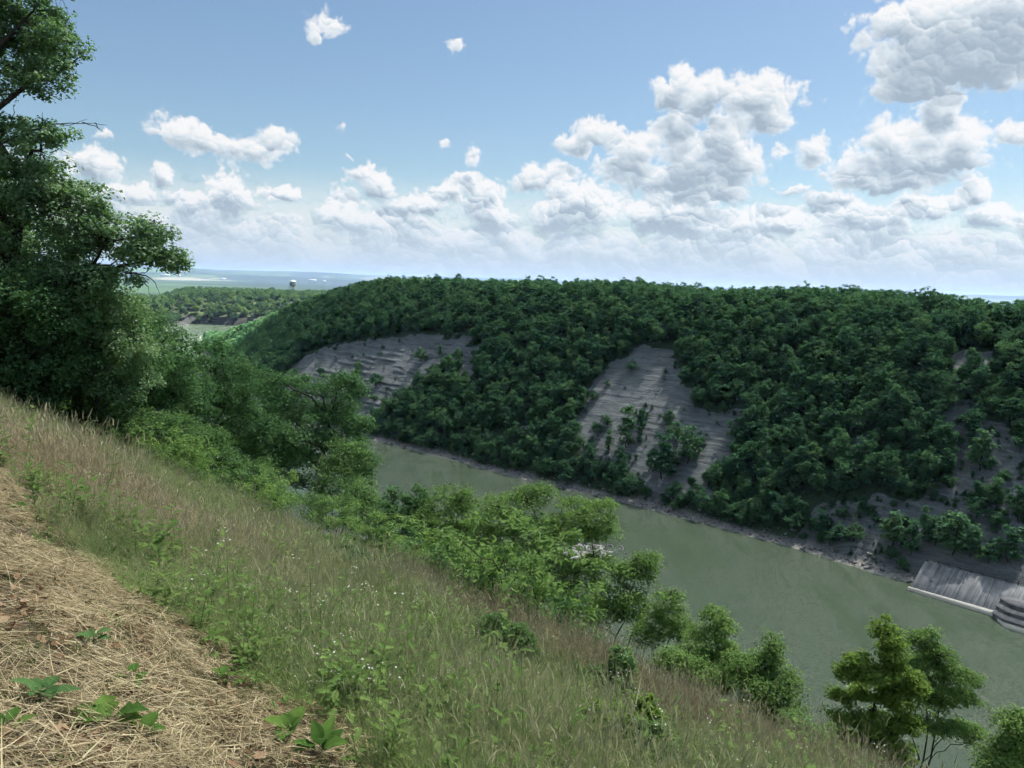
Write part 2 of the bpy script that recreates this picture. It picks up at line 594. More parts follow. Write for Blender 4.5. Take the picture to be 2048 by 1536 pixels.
def mat_farland():
    m, q, out = new_mat('far_countryside')
    P = geo_pos(q)
    sp = q.n('ShaderNodeSeparateXYZ')
    q.link(P, sp.inputs[0])
    vo = q.n('ShaderNodeTexVoronoi', voronoi_dimensions='2D', feature='F1')
    q.link(q.vec('MULTIPLY', P, (1.0, 0.42, 0.0)), vo.inputs['Vector'])
    vo.inputs['Scale'].default_value = 0.0016
    vo.inputs['Randomness'].default_value = 0.75
    hs = q.n('ShaderNodeSeparateColor')
    q.link(vo.outputs['Color'], hs.inputs[0])
    inner = q.smooth(q.vec('LENGTH', P, out=1), 6500.0, 4500.0)
    field = q.ramp(q.math('MULTIPLY', hs.outputs[0], q.math('MULTIPLY_ADD', inner, -0.4, 1.0)), [(0.0, (0.020, 0.040, 0.016)), (0.34, (0.028, 0.055, 0.020)), (0.5, (0.042, 0.078, 0.026)), (0.68, (0.085, 0.088, 0.050)), (0.8, (0.045, 0.070, 0.030)), (0.93, (0.14, 0.132, 0.090))], 'CONSTANT')
    wood = q.noise(q.vec('MULTIPLY', P, (1.0, 0.55, 0.0)), 0.00062, 4.0, 0.55).outputs['Fac']
    c = q.mixc(q.smooth(wood, 0.45, 0.49), field, (0.012, 0.023, 0.014))
    n2 = q.noise(P, 0.05, 3.0, 0.6).outputs['Fac']
    soil = q.ramp(n2, [(0.3, (0.02, 0.03, 0.014)), (0.7, (0.05, 0.065, 0.03))])
    near = q.smooth(q.vec('LENGTH', P, out=1), 1900.0, 2500.0)
    rockband = q.math('MULTIPLY', q.smooth(sp.outputs[2], -62.0, -65.5), q.smooth(sp.outputs[1], 1010.0, 1040.0))
    rk = q.ramp(q.noise(q.vec('MULTIPLY', P, (0.02, 0.02, 0.5)), 1.0, 4.0, 0.6).outputs['Fac'], [(0.3, (0.022, 0.027, 0.022)), (0.7, (0.050, 0.052, 0.048))])
    soil = q.mixc(rockband, soil, rk)
    c = q.mixc(near, soil, c)
    principled(q, out, c, 0.95, 0.1)
    return m


def mat_water():
    m, q, out = new_mat('silty_river_water')
    P = geo_pos(q)
    r1 = q.noise(q.vec('MULTIPLY', P, (1.0, 1.0, 0.0)), 1.3, 4.0, 0.62).outputs['Fac']
    r2 = q.noise(q.vec('MULTIPLY', P, (1.0, 1.0, 0.0)), 0.035, 3.0, 0.55).outputs['Fac']
    fl = q.n('ShaderNodeMapping')
    fl.inputs['Rotation'].default_value = (0, 0, math.radians(45))
    fl.inputs['Scale'].default_value = (1.0, 0.16, 0.0)
    q.link(P, fl.inputs['Vector'])
    r3 = q.noise(fl.outputs[0], 0.11, 4.0, 0.6).outputs['Fac']
    r2 = q.math('MULTIPLY_ADD', r3, 0.55, q.math('MULTIPLY', r2, 0.45))
    amp = q.smooth(r2, 0.40, 0.60, 0.12, 1.0)
    h = q.math('MULTIPLY', r1, amp)
    c = q.ramp(r2, [(0.3, (0.068, 0.096, 0.060)), (0.7, (0.086, 0.114, 0.074))])
    p = principled(q, out, c, 0.06, 0.5, bump(q, h, 0.8, 0.6))
    p.inputs['IOR'].default_value = 1.33
    return m


# ------------------------------------------------------------------ the near hillside
def axis(parts):
    out = []
    for a, b, d in parts:
        out.append(np.arange(a, b, d))
    out.append([parts[-1][1]])
    return np.concatenate(out)


U_ = axis([(-90, -14, 3.0), (-14, 26, 0.22), (26, 80, 0.7), (80, 420, 4.0)])
S_ = axis([(-70, -16, 3.0), (-16, 18, 0.22), (18, 121, 1.5)])
uu, ss = np.meshgrid(U_, S_, indexing='ij')
zz = z_near(uu, ss)
xx, yy = us(uu, ss)


def mow_edge(u):
    """the mown strip ends along this line; the tall grass begins below it"""
    return 2.55 + 0.35 * vnoise(u / 1.9, 0 * u, 71) + 0.25 * vnoise(u / 0.7, 0 * u, 72)


def mown(u, s):
    return sstep(0.35, -0.35, s - mow_edge(u))


me = mesh_np('hillside', np.stack([xx, yy, zz], -1).reshape(-1, 3), grid_faces(len(U_), len(S_)), True)
attr(me, 'mown', mown(uu, ss))
hill = obj('hillside', me, mat_hillside())
tag(hill, kind='structure')

# ------------------------------------------------------------------ the gorge wall across the river
# bare patches of shale as outlines in (u along the wall, height z)
BARE = [
    [(432, -66), (423, -57), (410, -47), (394, -40), (362, -34.5), (333, -30.5), (305, -29.5), (286, -27), (280, -33),
     (288, -42), (292, -54), (305, -68), (330, -71), (360, -70), (400, -70)],
    [(193, -27), (187, -23.5), (178, -26), (169, -28), (162, -36), (152, -43), (136, -43), (129, -49), (131, -60),
     (131, -68), (139, -74), (158, -74), (168, -68), (188, -65), (192, -57), (198, -48), (198, -38)],
    [(79, -18.5), (75, -14.5), (66, -16.5), (60, -20.5), (69, -24)],
    [(70, -25), (63, -29), (57, -36), (50, -40), (40, -40), (30, -40), (20, -75), (60, -75), (88, -75), (101, -74.5),
     (97, -69), (92, -64), (82, -61), (71, -57), (63, -52), (65, -44), (68, -36), (72, -30)],
    [(284, -31), (268, -29.5), (263, -38), (268, -50), (276, -46)],
    [(226, -62), (213, -58), (213, -65), (224, -67)],
    [(92, -44), (86, -42), (84, -50), (90, -52)],
]


def in_poly(px, py, poly):
    px, py = np.asarray(px, float), np.asarray(py, float)
    inside = np.zeros(px.shape, bool)
    n = len(poly)
    for i in range(n):
        x1, y1 = poly[i]
        x2, y2 = poly[(i + 1) % n]
        c = ((y1 > py) != (y2 > py)) & (px < (x2 - x1) * (py - y1) / ((y2 - y1) + 1e-9) + x1)
        inside ^= c
    return inside


def bare_at(u, z):
    u = u + 9.0 * vnoise(u / 10.0, z / 7.0, 81) + 5.0 * vnoise(u / 3.4, z / 2.6, 83) + 2.5 * vnoise(u / 1.3, z / 1.3, 85)
    z = z + 5.0 * vnoise(u / 6.0, z / 6.0, 82) + 3.0 * vnoise(u / 2.2, z / 2.2, 84)
    b = np.zeros(np.shape(u), bool)
    for p in BARE:
        b |= in_poly(u, z, p)
    return b.astype(float)


U_ = axis([(-160, 20, 6.0), (20, 240, 0.7), (240, 480, 0.9), (480, 900, 4.0)])
T_ = axis([(-9, 78, 0.55), (78, 130, 3.0), (130, 420, 15.0)])
uu, tt = np.meshgrid(U_, T_, indexing='ij')
ss = tt + toe_far(uu)
zz = z_far(uu, ss)
bare = bare_at(uu, zz)
for _ in range(2):                                       # soften the outline a little
    b2 = bare.copy()
    b2[1:-1, 1:-1] = (bare[1:-1, 1:-1] * 2 + bare[:-2, 1:-1] + bare[2:, 1:-1] + bare[1:-1, :-2] + bare[1:-1, 2:]) / 6
    bare = b2
# the beds of shale stand out as ledges
zi = zz + 0.9 * fbm(uu / 23.0, zz / 40.0, 91, 3) + 0.012 * uu
led = np.abs(((zi * 0.42 + 0.8 * vnoise(zi * 0.21, 0 * zi, 92)) % 1.0) - 0.5) * 2
led2 = (zi * 1.05 + vnoise(zi * 0.5, 0 * zi, 93)) % 1.0
keep = sstep(-0.25, 0.25, fbm(uu / 15.0, zz / 2.5, 94, 3))
lay = 0.35 + 0.65 * sstep(240, 290, uu)                 # the left scarp shows its beds best
push = (sstep(0.3, 0.7, led) * 0.68 + 0.42 * sstep(0.2, 0.5, led2)) * keep * lay
rill = 1.0 * np.abs(vnoise((uu + 0.35 * zz) / 2.4 + 0.5 * fbm(uu / 9.0, zz / 9.0, 95, 2), zz / 30.0, 96)) * 2
ss = ss - bare * (push + 0.5 * rill - 0.4) + (1 - bare) * 0.5 * fbm(uu / 3.0, tt / 3.0, 97, 3) * sstep(6, 12, tt)
xx, yy = us(uu, ss)
beach = sstep(4.6, 3.0, tt + 1.4 * vnoise(uu / 5.0, 0 * uu, 98)) * sstep(-9, -1, tt)
zz = zz + beach * 0.35 * fbm(uu / 1.6, tt / 1.2, 99, 3)
me = mesh_np('gorge_wall', np.stack([xx, yy, zz], -1).reshape(-1, 3), grid_faces(len(U_), len(T_)), True)
attr(me, 'bare', bare)
attr(me, 'beach', beach)
wall = obj('gorge_wall', me, mat_wall())
tag(wall, kind='structure')

# ------------------------------------------------------------------ land beyond the bend
AZ_ = axis([(-75, -34, 1.0), (-34, 0, 0.13), (0, 40, 0.5), (40, 75, 1.5)])
RR_ = np.concatenate([np.linspace(640, 1050, 60), np.linspace(1054, 1200, 60), np.linspace(1210, 2600, 110),
                      np.geomspace(2640, 22000, 170)])
aa, rr = np.meshgrid(np.radians(AZ_), RR_, indexing='ij')
xx, yy = rr * np.sin(aa), rr * np.cos(aa)
uu, ss = to_us(xx, yy)
zz = z_land(xx, yy)
under = (ss > toe_far(uu) - 25) & (uu < 870)             # the gorge wall sheet lies here
zz = np.where(under, np.minimum(zz, -79.0), zz)
me = mesh_np('far_land', np.stack([xx, yy, zz], -1).reshape(-1, 3), grid_faces(len(AZ_), len(RR_))[:, ::-1], True)
far_land = obj('far_land', me, mat_farland())
tag(far_land, kind='structure')

# ------------------------------------------------------------------ the river
ring = [us(-160, 80), us(-160, 235), us(420, 240), us(640, 330), us(860, 440), (60, 1090), (-300, 1150), (-760, 1150), (-760, 700), us(500, 80)]
me = mesh_np('river', np.array([(x, y, WATER_Z) for x, y in ring]), [np.arange(len(ring))[None, ::-1]])
river = obj('river', me, mat_water())
tag(river, kind='structure')
# ------------------------------------------------------------------ the cumulus overhead that shades the gorge
def shade_cloud():
    rng = np.random.default_rng(77)
    H = 900.0
    tx, ty = us(250, 120)
    c = np.array([tx, ty, 0]) + np.array(SUN_DIR) * H / SUN_DIR.z
    nu_, nv_ = 90, 46
    th, ph = np.meshgrid(np.linspace(0, 2 * np.pi, nu_, endpoint=False), np.linspace(-np.pi / 2, np.pi / 2, nv_), indexing='ij')
    a = np.cos(ph) * np.cos(th)
    b = np.cos(ph) * np.sin(th)
    z = np.sin(ph)
    lump = 1 + 0.14 * fbm(a * 2.6 + 9, b * 2.6 + z, 201, 4) + 0.05 * fbm(a * 8 + z * 3, b * 8, 205, 3)
    U, S = a * 520 * lump, b * 232 * lump
    Z = np.where(z > 0, z * 240 * lump, z * 30 * lump)
    x, y = us(U, S)
    v = np.stack([x + c[0], y + c[1], Z + c[2]], -1).reshape(-1, 3)
    i = np.arange(nu_ * nv_).reshape(nu_, nv_)
    j = np.roll(i, -1, axis=0)
    f = np.stack([i[:, :-1], j[:, :-1], j[:, 1:], i[:, 1:]], -1).reshape(-1, 4)
    m, q, out = new_mat('cloud_droplets')
    tr = q.n('ShaderNodeBsdfTransparent')
    tl = q.n('ShaderNodeBsdfTranslucent')
    tl.inputs[0].default_value = (0.97, 0.98, 1.0, 1.0)
    mx = q.n('ShaderNodeMixShader')
    mx.inputs[0].default_value = 0.60
    q.link(tr.outputs[0], mx.inputs[1])
    q.link(tl.outputs[0], mx.inputs[2])
    q.link(mx.outputs[0], out.inputs[0])
    o = obj('cloud', mesh_np('cloud', v, f, True), m)
    tag(o, 'white cumulus cloud high over the gorge that shades it', 'cloud', kind='structure')


shade_cloud()

# ------------------------------------------------------------------ haze
def haze_box():
    L, zb, zt = 23500.0, -190.0, 118.0
    v = np.array([(x, y, z) for z in (zb, zt) for x, y in ((-L, -L), (L, -L), (L, L), (-L, L))], float)
    f = np.array([(3, 2, 1, 0), (4, 5, 6, 7), (0, 1, 5, 4), (1, 2, 6, 5), (2, 3, 7, 6), (3, 0, 4, 7)])
    m, q, out = new_mat('haze')
    pv = q.n('ShaderNodeVolumePrincipled')
    pv.inputs['Color'].default_value = (0.31, 0.45, 0.70, 1.0)
    pv.inputs['Density'].default_value = 5.2e-5
    pv.inputs['Anisotropy'].default_value = 0.25
    q.link(pv.outputs[0], out.inputs['Volume'])
    o = obj('haze', mesh_np('haze', v, f), m)
    tag(o, kind='stuff')


haze_box()
# ------------------------------------------------------------------ foliage
def mat_leaf(name, cols, trans=0.38, hue=0.5, gloss=0.05):
    """cols: dark, mid, light leaf colours; trees differ from one another, leaves a little within a tree"""
    m, q, out = new_mat(name)
    oi = q.n('ShaderNodeObjectInfo')
    ge = q.n('ShaderNodeNewGeometry')
    tcn = q.n('ShaderNodeTexCoord')
    big = q.noise(tcn.outputs['Object'], 0.45, 2.0, 0.5).outputs['Fac']
    f = q.math('MULTIPLY_ADD', oi.outputs['Random'], hue, q.math('MULTIPLY', q.math('SUBTRACT', big, 0.5), 0.9))
    f = q.math('ADD', f, q.math('MULTIPLY_ADD', ge.outputs['Random Per Island'], 0.5, -0.25 + (1 - hue) * 0.5), clamp=True)
    c = q.ramp(f, [(0.0, cols[0]), (0.5, cols[1]), (1.0, cols[2])])
    d = q.n('ShaderNodeBsdfDiffuse')
    t = q.n('ShaderNodeBsdfTranslucent')
    q.link(c, d.inputs[0])
    q.link(q.mixc(1.0, c, (1.05, 1.15, 0.72), 'MULTIPLY'), t.inputs[0])
    mx = q.n('ShaderNodeMixShader')
    mx.inputs[0].default_value = trans
    q.link(d.outputs[0], mx.inputs[1])
    q.link(t.outputs[0], mx.inputs[2])
    gl = q.n('ShaderNodeBsdfGlossy')
    gl.inputs['Roughness'].default_value = 0.5
    m2 = q.n('ShaderNodeMixShader')
    m2.inputs[0].default_value = gloss
    q.link(mx.outputs[0], m2.inputs[1])
    q.link(gl.outputs[0], m2.inputs[2])
    q.link(m2.outputs[0], out.inputs[0])
    return m


def mat_bark(name, a, b):
    m, q, out = new_mat(name)
    tcn = q.n('ShaderNodeTexCoord')
    n = q.noise(q.vec('MULTIPLY', tcn.outputs['Object'], (9, 9, 2)), 1.0, 4.0, 0.65).outputs['Fac']
    principled(q, out, q.ramp(n, [(0.3, a), (0.7, b)]), 0.95, 0.1, bump(q, n, 0.6, 0.03))
    return m


M = {}
M['leaf_slope'] = mat_leaf('leaves_of_the_gorge_wood', [(0.060, 0.143, 0.084), (0.095, 0.201, 0.112), (0.157, 0.275, 0.132)], 0.45, 0.72, 0.0)
M['leaf_far'] = mat_leaf('leaves_of_the_far_wood', [(0.032, 0.071, 0.034), (0.060, 0.115, 0.048), (0.106, 0.168, 0.062)], 0.34, 0.9, 0.0)
M['leaf_cotton'] = mat_leaf('cottonwood_leaves', [(0.118, 0.218, 0.111), (0.183, 0.301, 0.142), (0.254, 0.384, 0.172)], 0.46, 0.3, 0.03)
M['leaf_dark'] = mat_leaf('dark_broadleaf', [(0.068, 0.149, 0.068), (0.112, 0.220, 0.090), (0.171, 0.288, 0.112)], 0.40, 0.3, 0.0)
M['leaf_mid'] = mat_leaf('mid_green_leaves', [(0.098, 0.190, 0.074), (0.154, 0.265, 0.097), (0.221, 0.338, 0.120)], 0.42, 0.3, 0.0)
M['leaf_locust'] = mat_leaf('locust_leaflets', [(0.140, 0.241, 0.083), (0.207, 0.325, 0.105), (0.280, 0.403, 0.130)], 0.46, 0.3, 0.0)
M['leaf_bright'] = mat_leaf('fresh_yellow_green_leaves', [(0.150, 0.240, 0.056), (0.215, 0.320, 0.074), (0.285, 0.390, 0.094)], 0.48, 0.3, 0.0)
M['bark'] = mat_bark('grey_brown_bark', (0.028, 0.024, 0.020), (0.085, 0.075, 0.062))
M['bark_pale'] = mat_bark('pale_dead_wood', (0.12, 0.11, 0.10), (0.26, 0.245, 0.225))


def unit(v):
    return v / np.maximum(np.linalg.norm(v, axis=-1, keepdims=True), 1e-9)


def leaves(cent, nrm, ln, wd, rng, fold=0.15):
    """one rhombic leaf at every centre"""
    n = len(cent)
    r = rng.normal(size=(n, 3))
    ax = unit(np.cross(nrm, r))
    si = np.cross(nrm, ax)
    L = (ln * rng.uniform(0.7, 1.3, (n, 1))) * 0.5
    W = (wd * rng.uniform(0.7, 1.3, (n, 1))) * 0.5
    v = np.empty((n, 4, 3))
    v[:, 0] = cent - ax * L
    v[:, 1] = cent + si * W + nrm * W * fold * 2 - ax * L * 0.15
    v[:, 2] = cent + ax * L
    v[:, 3] = cent - si * W + nrm * W * fold * 2 - ax * L * 0.15
    f = np.arange(n * 4).reshape(n, 4)
    return v.reshape(-1, 3), f


class Wood:
    """collects tapering branches"""
    def __init__(self):
        self.v, self.f, self.k = [], [], 0

    def tube(self, pts, r0, r1, sides=5):
        pts = np.asarray(pts, float)
        n = len(pts)
        tan = unit(np.gradient(pts, axis=0))
        ref = np.array([0.31, 0.95, 0.05]) if abs(tan[0][2]) > 0.5 else np.array([0, 0, 1.0])
        a = unit(np.cross(tan, ref))
        b = np.cross(tan, a)
        rad = np.linspace(r0, r1, n)[:, None, None]
        th = np.linspace(0, 2 * np.pi, sides, endpoint=False)
        ring = pts[:, None, :] + rad * (np.cos(th)[None, :, None] * a[:, None, :] + np.sin(th)[None, :, None] * b[:, None, :])
        idx = np.arange(n * sides).reshape(n, sides) + self.k
        nx = np.roll(idx, -1, axis=1)
        self.f.append(np.stack([idx[:-1], nx[:-1], nx[1:], idx[1:]], -1).reshape(-1, 4))
        self.v.append(ring.reshape(-1, 3))
        self.k += n * sides

    def mesh(self, name):
        return mesh_np(name, np.concatenate(self.v), np.concatenate(self.f), True)


def curve(a, b, n, sag, rng, jit=0.05):
    """a bent path from a to b"""
    t = np.linspace(0, 1, n)[:, None]
    a, b = np.asarray(a, float), np.asarray(b, float)
    p = a + (b - a) * t
    L = np.linalg.norm(b - a)
    p[:, 2] += (sag * L * 4 * t * (1 - t))[:, 0]
    p[1:-1] += rng.normal(size=(n - 2, 3)) * jit * L
    return p


def grow(seed, blobs, base, n_spray, n_leaf, leaf, spray_r, trunk_r, limbs=9, flat=0.66, stems=1, shell=0.45,
         up=0.9, droop=0.0, twigs=True, twig_r=0.012, lean=0.0, fold=0.15):
    """blobs: (x, y, z, rx, ry, rz) ellipsoids of the crown. Returns the meshes of wood and leaves."""
    rng = np.random.default_rng(seed)
    blobs = np.asarray(blobs, float)
    w = (blobs[:, 3] * blobs[:, 5]) ** 0.9
    w = w / w.sum()
    cent = []
    for b, k in zip(blobs, rng.multinomial(n_spray, w)):
        d = unit(rng.normal(size=(k, 3)))
        r = rng.uniform(shell ** 2, 1.0, (k, 1)) ** 0.5
        cent.append(b[:3] + d * r * b[3:])
    cent = np.concatenate(cent)
    base = np.asarray(base, float)
    top = cent[np.argmax(cent[:, 2])]
    wood = Wood()
    spine = []
    cmid = blobs[:, :3].mean(0)
    for st in range(stems):
        ang = 2 * np.pi * st / max(stems, 1) + rng.uniform(0, 1)
        tip = cmid * 0.35 + top * 0.65
        if stems > 1:
            ext = (blobs[:, 3]).max()
            tip = tip + np.array([math.cos(ang), math.sin(ang), 0]) * ext * 0.55
            tip[2] -= rng.uniform(0, 0.25) * (top[2] - base[2])
        p = curve(base + np.array([0, 0, -0.6]), tip, 9, 0.0, rng, 0.018)
        wood.tube(p, trunk_r, trunk_r * 0.22, 7)
        spine.append(p[2:])
    spine = np.concatenate(spine)
    # limbs reach for points spread through the crown
    pick_ = [int(rng.integers(len(cent)))]
    dist = np.linalg.norm(cent - cent[pick_[0]], axis=1)
    for _ in range(min(limbs, len(cent)) - 1):
        j = int(np.argmax(dist))
        pick_.append(j)
        dist = np.minimum(dist, np.linalg.norm(cent - cent[j], axis=1))
    nodes = [spine]
    for j in pick_:
        e = cent[j]
        hd = np.linalg.norm(spine[:, :2] - e[:2], axis=1)
        k = int(np.argmin(np.abs(spine[:, 2] - (e[2] - 0.55 * hd)) + 0.25 * hd))
        L = np.linalg.norm(e - spine[k])
        p = curve(spine[k], e, 7, 0.05, rng, 0.03)
        wood.tube(p, max(trunk_r * 0.42 * min(1.0, L / 4.0 + 0.25), twig_r * 1.5), twig_r, 5)
        nodes.append(p[2:])
    nodes = np.concatenate(nodes)
    if twigs:
        for e in cent:
            d = np.linalg.norm(nodes - e, axis=1)
            k = int(np.argmin(d))
            if d[k] > 0.15:
                wood.tube(curve(nodes[k], e, 4, 0.04, rng, 0.05), twig_r, twig_r * 0.35, 3)
    # leaves sit in flattened sprays round the twig ends
    k = rng.poisson(n_leaf, len(cent))
    ci = np.repeat(np.arange(len(cent)), k)
    n = len(ci)
    off = rng.normal(size=(n, 3))
    off = unit(off) * (rng.uniform(0.05, 1, (n, 1)) ** 0.5)
    off[:, 2] *= flat
    sr = spray_r * rng.uniform(0.65, 1.35, len(cent))
    pos = cent[ci] + off * sr[ci][:, None]
    if droop:
        pos[:, 2] -= droop * (off[:, 0] ** 2 + off[:, 1] ** 2) * sr[ci]
    nr = unit(np.array([0, 0, up]) + off * 0.75 + rng.normal(size=(n, 3)) * 0.45)
    lv, lf = leaves(pos, nr, leaf[0], leaf[1], rng, fold)
    return wood.mesh('wood'), mesh_np('leaves', lv, lf)


# ------------------------------------------------------------------ scattering masses of alike plants
def scatter(name, pts, rot, scl, vid, protos, label, cat, extra=None):
    """ONE object of kind 'stuff': instances of a few prototype meshes on the given points"""
    coll = bpy.data.collections.new(name + '_kinds')
    for i, pr in enumerate(protos):
        o = bpy.data.objects.new('%s_kind_%02d' % (name, i), pr)
        coll.objects.link(o)
    me = bpy.data.meshes.new(name)
    pts = np.ascontiguousarray(pts, np.float32)
    me.vertices.add(len(pts))
    me.vertices.foreach_set('co', pts.ravel())
    attr(me, 'rot', rot, 'FLOAT_VECTOR')
    attr(me, 'scl', scl, 'FLOAT_VECTOR')
    a = me.attributes.new('vid', 'INT', 'POINT')
    a.data.foreach_set('value', np.ascontiguousarray(vid, np.int32))
    for k, v in (extra or {}).items():
        attr(me, k, v)
    o = obj(name, me)
    ng = bpy.data.node_groups.new(name + '_scatter', 'GeometryNodeTree')
    ng.interface.new_socket('Geometry', in_out='INPUT', socket_type='NodeSocketGeometry')
    ng.interface.new_socket('Geometry', in_out='OUTPUT', socket_type='NodeSocketGeometry')
    N, Lk = ng.nodes, ng.links
    gi, go = N.new('NodeGroupInput'), N.new('NodeGroupOutput')
    iop = N.new('GeometryNodeInstanceOnPoints')
    ci = N.new('GeometryNodeCollectionInfo')
    ci.inputs['Collection'].default_value = coll
    ci.inputs['Separate Children'].default_value = True
    ci.inputs['Reset Children'].default_value = True

    def named(nm, typ):
        nd = N.new('GeometryNodeInputNamedAttribute')
        nd.data_type = typ
        nd.inputs['Name'].default_value = nm
        return nd.outputs['Attribute']
    Lk.new(gi.outputs[0], iop.inputs['Points'])
    Lk.new(ci.outputs[0], iop.inputs['Instance'])
    iop.inputs['Pick Instance'].default_value = True
    Lk.new(named('vid', 'INT'), iop.inputs['Instance Index'])
    er = N.new('FunctionNodeEulerToRotation')
    Lk.new(named('rot', 'FLOAT_VECTOR'), er.inputs[0])
    Lk.new(er.outputs[0], iop.inputs['Rotation'])
    Lk.new(named('scl', 'FLOAT_VECTOR'), iop.inputs['Scale'])
    Lk.new(iop.outputs[0], go.inputs[0])
    md = o.modifiers.new('scatter', 'NODES')
    md.node_group = ng
    tag(o, label, cat, kind='stuff')
    return o


def join_tree(wood, leaf, m_wood, m_leaf, name):
    """one mesh of wood and leaves for the masses"""
    def arr(me):
        v = np.empty(len(me.vertices) * 3, np.float32)
        me.vertices.foreach_get('co', v)
        f = np.empty(len(me.loops), np.int32)
        me.loops.foreach_get('vertex_index', f)
        return v.reshape(-1, 3), f.reshape(-1, 4)
    v1, f1 = arr(wood)
    v2, f2 = arr(leaf)
    me = mesh_np(name, np.concatenate([v1, v2]), np.concatenate([f1, f2 + len(v1)]))
    me.materials.append(m_wood)
    me.materials.append(m_leaf)
    me.polygons.foreach_set('material_index', np.concatenate([np.zeros(len(f1), np.int32), np.ones(len(f2), np.int32)]))
    return me


# ------------------------------------------------------------------ the wood on the gorge wall
rngW = np.random.default_rng(11)
slope_kinds = []
for i in range(14):
    r = np.random.default_rng(200 + i)
    H = 10.0
    wdt = r.uniform(2.0, 3.7) * (0.72 if i % 4 == 3 else 1.0)
    blobs = [(r.normal() * 0.5, r.normal() * 0.5, 5.6, wdt, wdt, 2.9)]
    for _ in range(8):
        a = r.uniform(0, 6.28)
        rad = r.uniform(0.45, 0.95) * wdt
        blobs.append((math.cos(a) * rad, math.sin(a) * rad, r.uniform(4.2, 7.6), wdt * r.uniform(0.25, 0.5), wdt * r.uniform(0.25, 0.5), r.uniform(0.7, 1.5)))
    blobs.append((r.normal() * 0.6, r.normal() * 0.6, 8.4, wdt * 0.45, wdt * 0.45, 1.4))
    w_, l_ = grow(300 + i, blobs, (0, 0, 0), 112, 18, (0.52, 0.38), r.uniform(0.6, 0.9), 0.16, 6, r.uniform(0.35, 0.6), shell=0.5, twigs=False, fold=0.25)
    w_.name, l_.name = 'slope_tree_trunk', 'slope_tree_crown'
    w_.materials.append(M['bark'])
    l_.materials.append(M['leaf_slope'])
    slope_kinds.append((w_, l_))

gu, gt = np.meshgrid(np.arange(24, 850, 3.8), np.arange(4.6, 132, 3.2), indexing='ij')
u1 = gu.ravel() + rngW.uniform(-2.6, 2.6, gu.size)
t1 = gt.ravel() + rngW.uniform(-2.2, 2.2, gu.size)
s1 = toe_far(u1) + t1
z1 = z_far(u1, s1)
draw = rngW.random(gu.size)
keep = (z1 > WATER_Z + 1.2) & ~((t1 > 84) & (draw < 0.35)) & (bare_at(u1, z1) == 0)
keep &= ~((u1 < 63) & (t1 < 13))
keep &= ~((u1 > 52) & (u1 < 74) & (t1 > 50) & (t1 < 95) & (draw < 0.6))      # the gap in the rim at the right
u1, t1, s1, z1 = u1[keep], t1[keep], s1[keep], z1[keep]
rim = sstep(52, 74, t1)
hgt = rngW.uniform(6.0, 11.6, len(u1)) * np.where(t1 < 10, 0.8, 1.0) * (1 - rim) + (rngW.uniform(11.0, 14.5, len(u1)) + 3.0 * (rngW.random(len(u1)) < 0.03)) * rim
x1, y1 = us(u1, s1)
pos = np.stack([x1, y1, z1 - 0.4], -1)
# picture size of each tree, to find the ones that show largest
cv = np.array([CAM_R.transposed() @ Vector(p) for p in pos + np.array([0, 0, 4.0])])
pxx = 1024 + F_PX * cv[:, 0] / -cv[:, 2]
pyy = 768 - F_PX * cv[:, 1] / -cv[:, 2]
inside = (pxx > 480) & (pxx < 2060) & (pyy > 520) & (pyy < 1300)
depth_in = t1
size = hgt / -cv[:, 2] * np.where(depth_in > 84, 0.2, np.where(depth_in > 58, 0.78, 1.0)) * inside
order = np.argsort(-size)
big, rest = order[:300], order[300:]
LEVEL = ['at the foot of the gorge', 'halfway up the gorge wall', 'on the gorge rim']
LOOK = ['low round dark tree', 'dark green tree', 'tall full crowned tree']


def stretch(u):
    """which stretch of the far side a tree stands on"""
    for lim, txt in ((72, 'above the concrete facing'), (100, 'left of the concrete facing'), (132, 'just right of the middle scarp'),
                     (200, 'over the middle scarp'), (240, 'just left of the middle scarp'), (285, 'just right of the left scarp'),
                     (425, 'over the left scarp')):
        if u < lim:
            return txt
    return 'on the sinking spur'


for j in big:
    k = int(rngW.integers(len(slope_kinds)))
    lv = 0 if depth_in[j] < 24 else 1 if depth_in[j] < 58 else 2
    f = hgt[j] / 10.0
    wx = f * rngW.uniform(0.72, 1.05) * (1.0 if lv < 2 else 0.92)
    place = LEVEL[lv] + ' ' + stretch(to_us(pos[j][0], pos[j][1])[0])
    t = thing('broadleaf_tree', LOOK[lv] + ' ' + place, 'tree', pos[j], rngW.uniform(0, 6.28), 'trees ' + place, (wx, wx, f))
    obj('trunk', slope_kinds[k][0], None, t)
    obj('crown', slope_kinds[k][1], None, t)
slope_joined = [join_tree(w_, l_, M['bark'], M['leaf_slope'], 'slope_tree') for w_, l_ in slope_kinds]
nR = len(rest)
fR = hgt[rest] / 10.0
scatter('gorge_wood', pos[rest], np.stack([rngW.normal(0, 0.05, nR), rngW.normal(0, 0.05, nR), rngW.uniform(0, 6.28, nR)], -1),
        np.stack([fR * 0.88, fR * 0.88, fR], -1), rngW.integers(0, len(slope_joined), nR), slope_joined,
        'dense dark green wood covering the gorge wall and its rim', 'wood')

